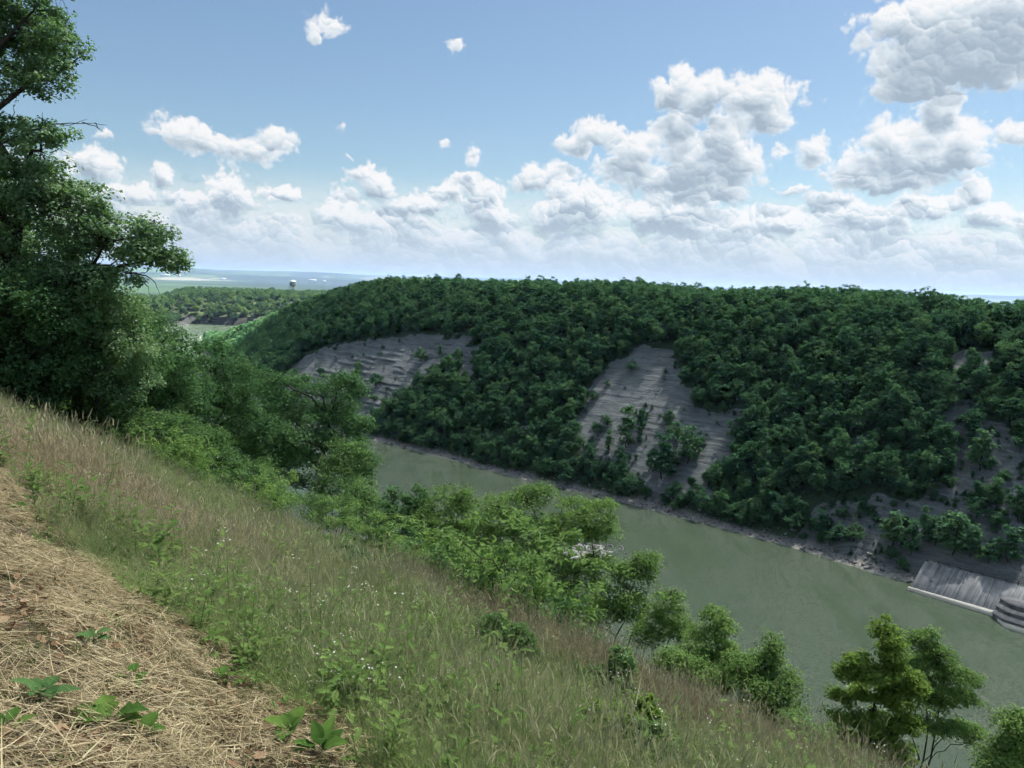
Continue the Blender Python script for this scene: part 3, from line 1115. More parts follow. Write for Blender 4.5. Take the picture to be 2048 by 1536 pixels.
# bushes and young trees that fill the gaps between the crowns
uQ, tQ = rngW.uniform(24, 640, 5600), rngW.uniform(3.2, 82, 5600)
sQ = toe_far(uQ) + tQ
zQ = z_far(uQ, sQ)
kQ = ~((uQ < 64) & (tQ < 13)) & ((bare_at(uQ, zQ) == 0) | (rngW.random(5600) < np.where(uQ < 105, 0.24, np.where(uQ < 220, 0.05, 0.02)))) & (zQ > WATER_Z + 0.9)
uQ, sQ, zQ = uQ[kQ], sQ[kQ], zQ[kQ]
nQ = len(uQ)
fQ = rngW.uniform(0.2, 0.75, nQ)
xQ, yQ = us(uQ, sQ)
scatter('gorge_underwood', np.stack([xQ, yQ, zQ - 0.6], -1), np.stack([0 * fQ, 0 * fQ, rngW.uniform(0, 6.28, nQ)], -1),
        np.stack([fQ * 1.25, fQ * 1.25, fQ], -1), rngW.integers(0, len(slope_joined), nQ), slope_joined,
        'bushes and young growth between the trees of the gorge wall', 'underwood')

# saplings and shrubs that cling to the bare shale
rngS = np.random.default_rng(23)
slim = []
for i in range(4):
    r = np.random.default_rng(500 + i)
    H = 6.0
    wd_ = [0.95, 1.5, 0.75, 1.9][i]
    hh = [6.4, 4.6, 5.2, 3.4][i]
    blobs = [(0, 0, hh * f_, wd_ * g_, wd_ * g_, hh * 0.2) for f_, g_ in ((0.3, 0.8), (0.5, 1.0), (0.7, 0.75), (0.88, 0.45))]
    w_, l_ = grow(520 + i, blobs, (0, 0, 0), 34, 22, (0.42, 0.30), 0.6, 0.07, 4, 0.55, shell=0.3, twigs=False)
    w_.materials.append(M['bark'])
    l_.materials.append(M['leaf_slope'])
    w_.name, l_.name = 'sapling_trunk', 'sapling_crown'
    slim.append((w_, l_))


def on_wall(px, py):
    d = ray(px, py)
    y = np.linspace(140, 700, 5600)
    x, z = d.x * y, d.z * y
    u, s = to_us(x, y)
    zt = z_far(u, s)
    k = int(np.argmax((z <= zt) & (s > 190)))
    return np.array([x[k], y[k], zt[k]]), float(y[k])


SAPLINGS = [  # picture x, y of the foot, picture height, kind
    (1252, 898, 78, 0, 'slender dark sapling standing on the middle shale scarp'),
    (1282, 870, 44, 2, 'thin pale green sapling right of the slender one on the middle scarp'),
    (1217, 905, 42, 0, 'small pointed tree left on the middle shale scarp'),
    (1323, 958, 74, 1, 'dark full sapling low on the middle shale scarp'),
    (1298, 940, 34, 2, 'little sapling left of the dark full one on the middle scarp'),
    (1338, 862, 36, 2, 'leaning sapling upper right on the middle shale scarp'),
    (1350, 885, 34, 3, 'low spreading shrub on the right of the middle scarp'),
    (1395, 895, 26, 3, 'small shrub at the right edge of the middle scarp'),
    (1375, 925, 60, 1, 'rounded shrub low at the right of the middle scarp'),
    (1215, 850, 18, 3, 'tiny dark bush left of centre on the middle scarp'),
    (1240, 940, 40, 1, 'bushy sapling near the foot of the middle scarp'),
    (843, 722, 22, 3, 'dark bush in the layered shale of the left scarp'),
    (752, 770, 20, 3, 'pale green bush near the foot of the left scarp'),
    (713, 752, 16, 3, 'dark little bush in the middle of the left scarp'),
    (708, 805, 46, 1, 'upright dark tree at the foot of the left scarp'),
    (880, 712, 20, 2, 'thin bush at the right end of the left scarp'),
    (1945, 885, 60, 0, 'yellowish slender tree in the gully at the right'),
    (1960, 940, 66, 1, 'dark sapling in the gully above the right scarp'),
    (1990, 1010, 46, 1, 'rounded green tree on the upper right scarp'),
    (1950, 1012, 44, 2, 'airy pale tree beside the rounded one on the right scarp'),
    (2035, 1030, 50, 1, 'bushy tree at the picture edge on the right scarp'),
    (1905, 1108, 70, 1, 'full green tree directly behind the concrete facing'),
    (1870, 1090, 50, 1, 'bushy green tree up the slope from the concrete end'),
    (1785, 1090, 56, 1, 'tall bush on the low right scarp above the bank'),
    (1820, 1110, 60, 1, 'broad green shrub left of the concrete facing end'),
    (1845, 1075, 60, 0, 'pointed green tree rising above the concrete end'),
    (1940, 1112, 54, 1, 'dark green shrub behind the railing'),
    (2015, 1122, 60, 1, 'leafy shrub behind the railing near the stepped block'),
    (1975, 1128, 34, 3, 'low shrub on the bank behind the railing'),
    (1990, 1050, 24, 3, 'small bush in the middle of the right scarp'),
    (1960, 905, 20, 3, 'little bush at the top of the right scarp'),
    (1680, 1080, 30, 3, 'low bush over the waterline right of the wood'),
    (1640, 1070, 44, 1, 'dark bush hanging over the low bank'),
    (1890, 1060, 24, 3, 'little round bush on the ledge of the right scarp'),
    (1930, 1055, 22, 3, 'scrubby bush on the ledge of the right scarp'),
    (1935, 770, 26, 3, 'scrubby bush below the pale bare patch at right'),
]
for (px_, py_, hp, kd, lb) in SAPLINGS:
    p, yd = on_wall(px_, py_)
    hh = [6.4, 4.6, 5.2, 3.4][kd]
    f = 1.2 * hp * yd / F_PX / hh
    w1 = f * rngS.uniform(0.95, 1.3)
    t = thing('sapling' if kd in (0, 2) else 'shrub', lb, 'sapling' if kd in (0, 2) else 'shrub', p - np.array([0, 0, 0.3]), rngS.uniform(0, 6.28), 'growth on the bare shale', (w1, w1, f))
    obj('trunk', slim[kd][0], None, t)
    obj('crown', slim[kd][1], None, t)

# scrub too small to count over the shale
u1, t1 = rngS.uniform(24, 430, 6000), rngS.uniform(4, 60, 6000)
s1 = toe_far(u1) + t1
z1 = z_far(u1, s1)
want = np.where(u1 < 110, 0.6, np.where((u1 < 220) & (z1 < -45), 0.22, 0.05))
keep = ~((u1 < 64) & (t1 < 13)) & (bare_at(u1, z1) > 0) & (rngS.random(6000) < want)
x1, y1 = us(u1[keep], s1[keep])
pts = np.stack([x1, y1, z1[keep] - 0.2], -1)
n = len(pts)
sc_ = rngS.uniform(0.12, 0.5, n) * np.where(rngS.random(n) < 0.15, 1.6, 1.0)
slim_joined = [join_tree(w_, l_, M['bark'], M['leaf_slope'], 'scrub') for w_, l_ in slim]
scatter('scrub', pts, np.stack([0 * sc_, 0 * sc_, rngS.uniform(0, 6.28, n)], -1), np.stack([sc_ * 1.3, sc_ * 1.3, sc_], -1),
        rngS.integers(1, 4, n), slim_joined, 'sparse low scrub scattered over the bare shale', 'scrub')

# ------------------------------------------------------------------ the woods beyond the bend
rngF = np.random.default_rng(31)
far_joined = [join_tree(w_, l_.copy(), M['bark'], M['leaf_far'], 'far_tree') for w_, l_ in slope_kinds[:6]]
pts, hs = [], []
N_ = 7000
az_ = np.radians(rngF.uniform(-33, -6, N_))
r_ = rngF.uniform(780, 2050, N_) ** 1.0
x_, y_ = r_ * np.sin(az_), r_ * np.cos(az_)
z_ = z_land(x_, y_)
u_, s_ = to_us(x_, y_)
slope_ = np.abs(z_land(x_, y_ + 3) - z_) / 3
ok = (z_ > WATER_Z + 1.5) & (slope_ < 1.6) & ~((s_ > toe_far(u_) - 25) & (u_ < 870)) & (z_ > -110)
ok &= rngF.random(N_) < np.where(r_ < 1000, 0.9, 0.9)
x_, y_, z_ = x_[ok], y_[ok], z_[ok]
n = len(x_)
f = rngF.uniform(0.9, 1.75, n)
scatter('far_wood', np.stack([x_, y_, z_ - 0.5], -1), np.stack([0 * f, 0 * f, rngF.uniform(0, 6.28, n)], -1),
        np.stack([f * 1.25, f * 1.25, f], -1), rngF.integers(0, len(far_joined), n), far_joined,
        'sunlit green wood on the hills beyond the bend of the river', 'wood')
# ------------------------------------------------------------------ trees and shrubs of the near hillside
def ground_at(x, y):
    u, s = to_us(x, y)
    return float(z_near(u, s))


def hill_hit(px, py):
    d = ray(px, py)
    y = np.linspace(0.6, 60, 40000)
    x, z = d.x * y, d.z * y
    k = int(np.argmax(z <= z_near(*to_us(x, y))))
    return np.array([x[k], y[k], z[k]])


def near_plant(name, label, cat, seed, px, y, blobs, leaf_mat, n_spray, n_leaf, leaf, spray_r, trunk_r, wood_mat='bark',
               part_names=('trunk', 'crown'), depth=0.85, group=None, base_dx=0.0, **kw):
    """blobs: picture ellipses (x, y, half width, half height[, metres nearer or farther]) of a crown that stands y metres ahead"""
    k = y / F_PX
    bx = ray(px, 800).x * y
    bz = ground_at(bx, y)
    rr = np.random.default_rng(seed + 7)
    out = []
    for b in blobs:
        dd = b[4] if len(b) > 4 else rr.normal() * 0.25 * b[2] * k
        d = ray(b[0], b[1])
        yy_ = y + dd
        out.append((d.x * yy_ - bx, dd, d.z * yy_ - bz, b[2] * k, b[2] * k * depth, b[3] * k))
    w, l = grow(seed, out, (base_dx, 0, 0), n_spray, n_leaf, leaf, spray_r, trunk_r, **kw)
    w.materials.append(M[wood_mat])
    l.materials.append(M[leaf_mat])
    t = thing(name, label, cat, (bx, y, bz), 0.0, group)
    obj(part_names[0], w, None, t)
    obj(part_names[1], l, None, t)
    return t


# the big cottonwood at the left edge
cw = near_plant('cottonwood_tree', 'tall cottonwood with spreading branches at the left edge of the picture', 'tree', 41, 60, 42.0,
    [(-60, -70, 190, 120), (30, 50, 105, 75), (110, 85, 58, 42), (75, 150, 62, 40, -1.0), (-60, 90, 120, 110), (10, 265, 75, 32, 0.5), (90, 270, 55, 24, -1.2),
     (-40, 345, 140, 80), (70, 370, 90, 62), (150, 400, 75, 48), (185, 440, 60, 40), (60, 460, 150, 62), (240, 480, 80, 48),
     (300, 478, 42, 44, -0.8), (310, 515, 60, 26, -0.8), (358, 522, 34, 13, -0.8), (130, 540, 130, 44), (-20, 560, 150, 80), (210, 560, 70, 30)],
    'leaf_cotton', 1250, 60, (0.19, 0.17), 0.66, 0.42, limbs=44, flat=0.62, twig_r=0.018, shell=0.3)
# bare branch ends of the cottonwood
rb = np.random.default_rng(4)
wd = Wood()
for pts_ in ([(0, 290), (60, 262), (110, 248), (165, 245), (215, 250)], [(165, 245), (190, 252), (207, 264)], [(110, 248), (140, 250), (175, 238)],
             [(190, 246), (200, 258)], [(20, 250), (28, 225), (26, 208)], [(40, 250), (50, 236)], [(85, 245), (85, 225)],
             [(100, 305), (118, 298), (136, 306)], [(250, 545), (290, 550), (310, 565), (320, 590)], [(262, 552), (290, 545), (306, 530)],
             [(282, 560), (296, 575), (300, 590)], [(0, 184), (40, 178), (72, 172)], [(0, 190), (30, 188)]):
    P_ = []
    for i, (a_, b_) in enumerate(pts_):
        d = ray(a_, b_)
        P_.append(np.array([d.x, 1.0, d.z]) * (41.0 - 0.4 * i) - np.array(cw.location))
    P_ = np.array(P_)
    tt_ = np.linspace(0, 1, 3 * len(P_))
    P_ = np.stack([np.interp(tt_, np.linspace(0, 1, len(P_)), P_[:, c]) for c in range(3)], -1)
    P_[1:-1] += rb.normal(size=(len(P_) - 2, 3)) * 0.02
    wd.tube(P_, 0.05 if len(pts_) > 3 else 0.03, 0.008, 5)
tag(obj('dead_branch', wd.mesh('dead_branch'), M['bark'], cw), 'bare grey branch ends')

NEAR = [
    # name, label, cat, px, y, blobs, leaf mat, sprays, leaves, leaf size, spray r, trunk r, keywords
    ('broadleaf_tree', 'leafy tree before the cottonwood trunk at the grass edge', 'tree', 50, 41, [(-30, 640, 120, 70), (50, 600, 95, 55), (110, 650, 85, 55), (20, 720, 120, 60), (120, 730, 80, 50), (60, 770, 100, 36)], 'leaf_dark', 420, 58, (0.19, 0.14), 0.7, 0.14, dict(limbs=16)),
    ('broadleaf_tree', 'leafy tree with light upper sprays right of the cottonwood', 'tree', 200, 43, [(170, 590, 90, 40), (240, 612, 60, 30), (200, 650, 95, 45), (260, 690, 60, 40), (160, 730, 90, 50), (240, 760, 80, 46)], 'leaf_cotton', 360, 58, (0.18, 0.13), 0.66, 0.13, dict(limbs=14, droop=0.3)),
    ('broadleaf_tree', 'leafy tree on the bank left of the round topped dark tree', 'tree', 350, 70, [(350, 740, 80, 50), (310, 790, 90, 60), (390, 810, 90, 60), (350, 870, 110, 60)], 'leaf_dark', 300, 54, (0.22, 0.16), 0.95, 0.2, dict(limbs=12)),
    ('broadleaf_tree', 'leafy tree low on the bank between the two dark trees', 'tree', 500, 68, [(490, 860, 80, 55), (540, 900, 70, 55), (450, 900, 80, 55), (500, 940, 90, 50)], 'leaf_dark', 260, 54, (0.20, 0.15), 0.9, 0.18, dict(limbs=12)),
    ('broadleaf_tree', 'tall shaded tree behind the cottonwood closing its lower crown', 'tree', 60, 54, [(40, 420, 110, 70), (90, 500, 120, 70), (0, 520, 130, 80), (120, 590, 120, 60), (30, 620, 130, 70)], 'leaf_dark', 420, 56, (0.21, 0.16), 0.85, 0.24, dict(limbs=16)),
    ('broadleaf_tree', 'deep green tree far down the bank behind the drooping tree', 'tree', 230, 66, [(200, 660, 120, 60), (270, 690, 80, 50), (150, 720, 120, 70), (240, 770, 120, 60)], 'leaf_dark', 330, 56, (0.22, 0.17), 0.95, 0.22, dict(limbs=14)),
    ('broadleaf_tree', 'deep green tree far down the bank behind the round topped tree', 'tree', 480, 78, [(470, 800, 70, 60), (520, 850, 70, 60), (430, 860, 90, 60), (560, 900, 60, 60)], 'leaf_dark', 260, 50, (0.22, 0.17), 0.95, 0.2, dict(limbs=12)),
    ('broadleaf_tree', 'dark shaded tree under the cottonwood at the left edge', 'tree', 20, 45, [(-40, 680, 150, 110), (60, 640, 110, 70), (40, 740, 130, 70), (120, 700, 80, 60)], 'leaf_dark', 330, 60, (0.19, 0.15), 0.75, 0.20, dict(limbs=14)),
    ('broadleaf_tree', 'drooping dark tree right of the cottonwood trunk above the dry grass', 'tree', 190, 47, [(190, 620, 110, 45), (250, 640, 75, 34), (200, 690, 130, 60), (150, 750, 120, 60), (270, 720, 70, 50)], 'leaf_dark', 380, 60, (0.22, 0.14), 0.75, 0.20, dict(limbs=16, droop=0.4)),
    ('broadleaf_tree', 'dense dark tree between the drooping tree and the river glints', 'tree', 310, 55, [(320, 700, 85, 55), (300, 760, 105, 60), (350, 800, 85, 60), (270, 810, 90, 60)], 'leaf_dark', 300, 60, (0.20, 0.15), 0.8, 0.18, dict(limbs=12)),
    ('broadleaf_tree', 'round topped dark tree with river glinting through its crown', 'tree', 430, 64, [(430, 712, 65, 44), (395, 760, 80, 50), (470, 770, 60, 55), (440, 830, 95, 60), (500, 820, 40, 50)], 'leaf_dark', 260, 52, (0.20, 0.15), 0.85, 0.18, dict(limbs=12)),
    ('broadleaf_tree', 'large rounded green tree standing out before the left shale scarp', 'tree', 600, 58, [(620, 800, 100, 62), (560, 770, 55, 34), (690, 775, 40, 34), (660, 755, 24, 18), (600, 870, 115, 62), (690, 860, 62, 62), (630, 930, 110, 55), (720, 930, 40, 50), (545, 890, 60, 60)], 'leaf_dark', 430, 60, (0.20, 0.15), 0.8, 0.22, dict(limbs=18)),
    ('broadleaf_tree', 'olive tinged small tree before the large rounded tree', 'tree', 690, 50, [(695, 915, 50, 40), (680, 965, 70, 45), (715, 985, 45, 35)], 'leaf_mid', 150, 56, (0.15, 0.10), 0.6, 0.09, dict(limbs=8)),
    ('shrub', 'feathery mid green shrub at the grass edge below the dark trees', 'shrub', 350, 43, [(340, 860, 75, 36), (400, 885, 75, 38), (300, 850, 60, 30), (440, 930, 60, 40), (470, 960, 60, 36)], 'leaf_mid', 260, 60, (0.17, 0.07), 0.55, 0.07, dict(limbs=12, droop=0.35, stems=3)),
    ('shrub', 'green shrub on the grass edge left of the dark hollow', 'shrub', 520, 44, [(500, 950, 55, 42), (540, 990, 45, 28), (560, 1000, 40, 22)], 'leaf_mid', 120, 56, (0.15, 0.09), 0.5, 0.06, dict(limbs=8, stems=3)),
    ('shrub', 'low leafy shrub at the grass edge under the cottonwood', 'shrub', 170, 44, [(140, 800, 60, 34), (200, 815, 70, 36), (250, 830, 50, 30)], 'leaf_mid', 130, 56, (0.17, 0.10), 0.5, 0.06, dict(limbs=8, stems=3)),
    ('shrub', 'mixed reddish green bush between the rounded tree and the dark bush', 'shrub', 680, 43, [(670, 1020, 70, 36), (740, 1030, 55, 34), (720, 990, 40, 26), (620, 1015, 40, 24)], 'leaf_mid', 150, 60, (0.13, 0.08), 0.45, 0.05, dict(limbs=10, stems=4)),
    ('shrub', 'dark glossy bush standing against the river left of the locust row', 'shrub', 800, 42, [(800, 1020, 45, 34), (835, 1000, 28, 28), (790, 1060, 55, 38), (845, 1050, 32, 36), (785, 985, 16, 12)], 'leaf_dark', 170, 56, (0.14, 0.10), 0.42, 0.06, dict(limbs=9, stems=3)),
    ('shrub', 'low bright shrub beneath the dark glossy bush at the grass edge', 'shrub', 870, 38, [(850, 1095, 50, 26), (900, 1110, 45, 26), (780, 1100, 55, 22)], 'leaf_mid', 110, 56, (0.13, 0.07), 0.38, 0.04, dict(limbs=8, stems=4)),
    ('locust_tree', 'pale airy locust tree at the left end of the row by the river', 'tree', 895, 40, [(905, 985, 42, 18), (880, 1015, 45, 22), (930, 1010, 38, 22), (890, 1055, 50, 26), (925, 1060, 35, 26)], 'leaf_locust', 120, 44, (0.22, 0.06), 0.55, 0.07, dict(limbs=9, droop=0.3, flat=0.35, stems=2)),
    ('locust_tree', 'full locust tree in the middle of the row against the river', 'tree', 1020, 37, [(1020, 1010, 60, 28), (990, 1040, 65, 30), (1060, 990, 45, 22), (1085, 975, 22, 14), (1010, 1080, 80, 34), (1070, 1060, 55, 36), (960, 1080, 45, 30), (1040, 1120, 75, 30)], 'leaf_locust', 270, 46, (0.21, 0.06), 0.52, 0.08, dict(limbs=14, droop=0.3, flat=0.35, stems=3)),
    ('locust_tree', 'slender locust with flat layered crown and bare straight stem', 'tree', 1160, 33, [(1160, 1010, 48, 16), (1185, 1035, 52, 20), (1130, 1040, 45, 18), (1200, 1060, 40, 16), (1160, 1065, 55, 16), (1210, 1005, 22, 10), (1120, 1075, 30, 14)], 'leaf_locust', 130, 42, (0.20, 0.055), 0.46, 0.07, dict(limbs=11, droop=0.3, flat=0.3)),
    ('locust_tree', 'low locust bush below the slender locust stem', 'tree', 1130, 33, [(1110, 1130, 60, 32), (1160, 1150, 60, 34), (1090, 1170, 60, 30), (1150, 1195, 55, 26), (1200, 1120, 36, 22)], 'leaf_locust', 170, 46, (0.18, 0.06), 0.42, 0.05, dict(limbs=10, droop=0.3, flat=0.4, stems=3)),
    ('broadleaf_tree', 'small leaning tree with a dark green top against the river', 'tree', 1215, 31, [(1295, 1120, 26, 16), (1285, 1145, 38, 20), (1250, 1140, 32, 16), (1235, 1185, 48, 26), (1260, 1215, 48, 24), (1210, 1225, 40, 24)], 'leaf_locust', 130, 50, (0.13, 0.075), 0.36, 0.06, dict(limbs=9, stems=2)),
    ('locust_tree', 'sparse grey green locust right of the leaning tree', 'tree', 1310, 29, [(1345, 1195, 30, 18), (1340, 1225, 42, 20), (1310, 1250, 40, 22), (1365, 1255, 40, 20), (1290, 1270, 34, 20)], 'leaf_locust', 110, 40, (0.17, 0.05), 0.38, 0.05, dict(limbs=9, droop=0.3, flat=0.35, stems=3)),
    ('locust_tree', 'bright small locust in the right half of the row', 'tree', 1425, 27, [(1430, 1225, 26, 12), (1450, 1250, 26, 14), (1415, 1265, 40, 16), (1450, 1290, 34, 16), (1395, 1300, 40, 18), (1430, 1320, 40, 20)], 'leaf_locust', 120, 42, (0.16, 0.05), 0.36, 0.05, dict(limbs=9, droop=0.3, flat=0.35)),
    ('shrub', 'leafy thicket filling the gap below the bright small locust', 'shrub', 1390, 25, [(1390, 1345, 55, 26), (1450, 1360, 48, 26), (1340, 1320, 45, 24), (1470, 1330, 30, 24)], 'leaf_locust', 130, 52, (0.11, 0.06), 0.32, 0.04, dict(limbs=8, stems=4)),
    ('broadleaf_tree', 'bushy young tree with an upright tip at the right grass edge', 'tree', 1540, 24, [(1545, 1285, 18, 22), (1530, 1325, 34, 24), (1560, 1360, 45, 28), (1510, 1375, 44, 28), (1565, 1410, 50, 28), (1490, 1330, 20, 18), (1520, 1430, 55, 26)], 'leaf_locust', 170, 54, (0.11, 0.065), 0.32, 0.05, dict(limbs=10, stems=2)),
    ('shrub', 'low grey green bush at the lower end of the grass edge', 'shrub', 1590, 21, [(1585, 1450, 40, 24), (1620, 1480, 40, 22), (1560, 1490, 40, 22)], 'leaf_mid', 90, 50, (0.10, 0.05), 0.28, 0.03, dict(limbs=7, stems=4)),
    ('broadleaf_tree', 'upright yellow green young tree standing against the water', 'tree', 1778, 23, [(1772, 1258, 20, 26), (1785, 1300, 28, 28), (1700, 1345, 26, 16), (1820, 1365, 36, 26), (1680, 1395, 30, 14), (1720, 1320, 22, 14), (1740, 1345, 32, 18), (1790, 1340, 34, 26), (1735, 1385, 46, 18), (1790, 1390, 46, 26), (1690, 1430, 40, 12), (1740, 1440, 52, 20), (1800, 1445, 50, 24), (1760, 1490, 75, 28), (1690, 1480, 40, 20)], 'leaf_bright', 380, 60, (0.12, 0.065), 0.30, 0.055, dict(limbs=18, flat=0.5, lean=0.0)),
    ('locust_tree', 'many stemmed locust with dark bare stems at the lower right', 'tree', 1900, 24, [(1835, 1280, 22, 20), (1862, 1265, 14, 12), (1880, 1300, 26, 18), (1850, 1325, 36, 20), (1905, 1335, 30, 16), (1895, 1365, 46, 18), (1945, 1360, 28, 14), (1870, 1400, 36, 18), (1930, 1395, 34, 14), (1880, 1445, 44, 18), (1930, 1460, 34, 18)], 'leaf_locust', 220, 52, (0.13, 0.045), 0.28, 0.055, dict(limbs=16, droop=0.25, flat=0.4, stems=3)),
    ('broadleaf_tree', 'dark leaved tree cut by the lower right corner of the picture', 'tree', 2040, 21, [(2030, 1440, 34, 22), (2050, 1470, 46, 28), (2010, 1490, 36, 22), (2060, 1520, 60, 30), (1990, 1525, 40, 20)], 'leaf_locust', 130, 50, (0.11, 0.06), 0.3, 0.05, dict(limbs=9, stems=2)),
    # shrubs in the tall grass
    ('sumac_shrub', 'rounded green sumac shrub alone in the brown grass', 'shrub', 1010, None, [(985, 1255, 42, 26), (1030, 1270, 44, 28), (1045, 1295, 36, 22), (990, 1290, 40, 24)], 'leaf_mid', 110, 52, (0.10, 0.045), 0.22, 0.025, dict(limbs=9, droop=0.3, stems=4)),
    ('sumac_shrub', 'small dark upright sumac left of the rounded one', 'shrub', 950, None, [(945, 1228, 20, 14), (955, 1250, 24, 18)], 'leaf_dark', 36, 46, (0.10, 0.04), 0.20, 0.02, dict(limbs=5, stems=3)),
    ('sumac_shrub', 'tall sumac shrub with spread fronds in the lower middle grass', 'shrub', 1240, None, [(1245, 1320, 30, 26), (1215, 1350, 42, 24), (1165, 1350, 40, 20), (1190, 1385, 46, 24), (1240, 1375, 34, 24)], 'leaf_mid', 120, 46, (0.10, 0.04), 0.20, 0.022, dict(limbs=9, droop=0.35, stems=4)),
    ('shrub', 'yellow green bramble below the tall sumac in the grass', 'shrub', 1220, None, [(1220, 1425, 44, 20), (1255, 1440, 34, 20), (1190, 1420, 30, 18), (1235, 1465, 34, 20), (1290, 1420, 40, 24)], 'leaf_bright', 90, 40, (0.085, 0.055), 0.16, 0.015, dict(limbs=8, stems=4)),
    ('shrub', 'dark green weedy bush in the grass right of the bramble', 'shrub', 1310, None, [(1300, 1465, 40, 28), (1340, 1500, 40, 26), (1280, 1510, 40, 24)], 'leaf_mid', 70, 44, (0.08, 0.045), 0.17, 0.014, dict(limbs=7, stems=4)),
    ('shrub', 'pale green weed clump on the grass below the locust row', 'shrub', 620, None, [(600, 1085, 50, 14), (660, 1095, 50, 16)], 'leaf_mid', 50, 40, (0.10, 0.05), 0.25, 0.02, dict(limbs=6, stems=4)),
    ('shrub', 'dark weed clump in the grass right of the pale one', 'shrub', 720, None, [(705, 1115, 40, 16), (750, 1150, 30, 14)], 'leaf_dark', 44, 42, (0.10, 0.05), 0.24, 0.02, dict(limbs=6, stems=4)),
]
CLEAR = []                               # where shrubs keep the grass down
for i, (nm, lb, ct, px_, y_, bl, lm, ns, nl, lf, sr, tr, kw) in enumerate(NEAR):
    if lm == 'leaf_locust':              # feathery sprays instead of tufts
        ns, nl, sr = int(ns * 1.7), nl * 0.62, sr * 1.12
    if y_ is None:                       # stands in the grass: its distance follows from the slope
        foot = max(b[1] + b[3] for b in bl)
        p_ = hill_hit(px_, foot + 6)
        y_ = float(p_[1])
        CLEAR.append((p_[0] * 0.90, p_[1] * 0.88, 0.55 + max(abs(b[0] - px_) + b[2] for b in bl) * y_ / F_PX))
        k_ = y_ / 19.0
        lf, sr = (lf[0] * k_ ** 0.5, lf[1] * k_ ** 0.5), sr * k_
    near_plant(nm, lb, ct, 900 + 13 * i, px_, y_, bl, lm, ns, nl, lf, sr, tr, **kw)

# brush that closes the gaps along the edge of the slope
brush = []
for i in range(6):
    r = np.random.default_rng(1500 + i)
    hh = [1.5, 1.9, 1.2, 2.2, 1.6, 1.0][i]
    bl = [(r.normal() * 0.3, r.normal() * 0.3, hh * f_, hh * 0.48, hh * 0.48, hh * 0.28) for f_ in (0.35, 0.5, 0.7, 0.85)]
    w_, l_ = grow(1510 + i, bl, (0, 0, 0), 34, 34, [(0.13, 0.08), (0.17, 0.06), (0.11, 0.08), (0.16, 0.055), (0.12, 0.07), (0.11, 0.06)][i], 0.30, 0.02, 6, 0.5, stems=3, droop=0.25, twig_r=0.006)
    brush.append(join_tree(w_, l_, M['bark'], M[['leaf_mid', 'leaf_locust', 'leaf_dark', 'leaf_locust', 'leaf_mid', 'leaf_bright'][i]], 'brush'))
rngU = np.random.default_rng(61)
nU = 700
uU = rngU.uniform(-1, 78, nU)
sU = 13.0 + rngU.uniform(-0.5, 7.0, nU) ** 1.0
cl = fbm(uU / 4.0, sU / 3.0, 331, 2)
ok = rngU.random(nU) < sstep(-0.15, 0.3, cl) * np.where(uU < 12, 0.7, 1.0)
uU, sU = uU[ok], sU[ok]
nU = len(uU)
fU = rngU.lognormal(-0.18, 0.45, nU) * np.where(sU < 14.2, 0.6, 1.0) * np.where(uU < 9, 0.75, 1.0)
xU, yU = us(uU, sU)
scatter('undergrowth', np.stack([xU, yU, z_near(uU, sU) - 0.1], -1), np.stack([0 * fU, 0 * fU, rngU.uniform(0, 6.28, nU)], -1),
        np.stack([fU, fU, fU], -1), rngU.integers(0, 6, nU), brush, 'tangled green brush along the lower edge of the grass slope', 'brush')
# ------------------------------------------------------------------ grass, hay and weeds of the near hillside
def mat_blade(name, base, tipmix=0.0):
    """grass colour comes from the patch it grows in: green, straw coloured ('dry') or red brown ('rust')"""
    m, q, out = new_mat(name)

    def ins(nm):
        return q.n('ShaderNodeAttribute', attribute_name=nm, attribute_type='INSTANCER').outputs['Fac']
    ge = q.n('ShaderNodeNewGeometry')
    oi = q.n('ShaderNodeObjectInfo')
    rnd = ge.outputs['Random Per Island']
    g = q.ramp(q.math('MULTIPLY_ADD', oi.outputs['Random'], 0.55, q.math('MULTIPLY', rnd, 0.45)),
               [(0.0, base[0]), (0.5, base[1]), (1.0, base[2])])
    dry = q.math('ADD', ins('dry'), q.math('MULTIPLY_ADD', rnd, 0.5, -0.25), clamp=True)
    rust = q.math('ADD', ins('rust'), q.math('MULTIPLY_ADD', rnd, 0.4, -0.2), clamp=True)
    straw = q.ramp(rnd, [(0.0, (0.28, 0.235, 0.14)), (0.5, (0.46, 0.395, 0.245)), (1.0, (0.62, 0.55, 0.37))])
    brown = q.ramp(rnd, [(0.0, (0.20, 0.168, 0.10)), (0.5, (0.31, 0.262, 0.165)), (1.0, (0.43, 0.37, 0.25))])
    c = q.mixc(q.smooth(dry, 0.25, 0.8), g, straw)
    c = q.mixc(q.smooth(rust, 0.25, 0.8), c, brown)
    d, t = q.n('ShaderNodeBsdfDiffuse'), q.n('ShaderNodeBsdfTranslucent')
    q.link(c, d.inputs[0])
    q.link(c, t.inputs[0])
    mx = q.n('ShaderNodeMixShader')
    mx.inputs[0].default_value = 0.3
    q.link(d.outputs[0], mx.inputs[1])
    q.link(t.outputs[0], mx.inputs[2])
    q.link(mx.outputs[0], out.inputs[0])
    return m


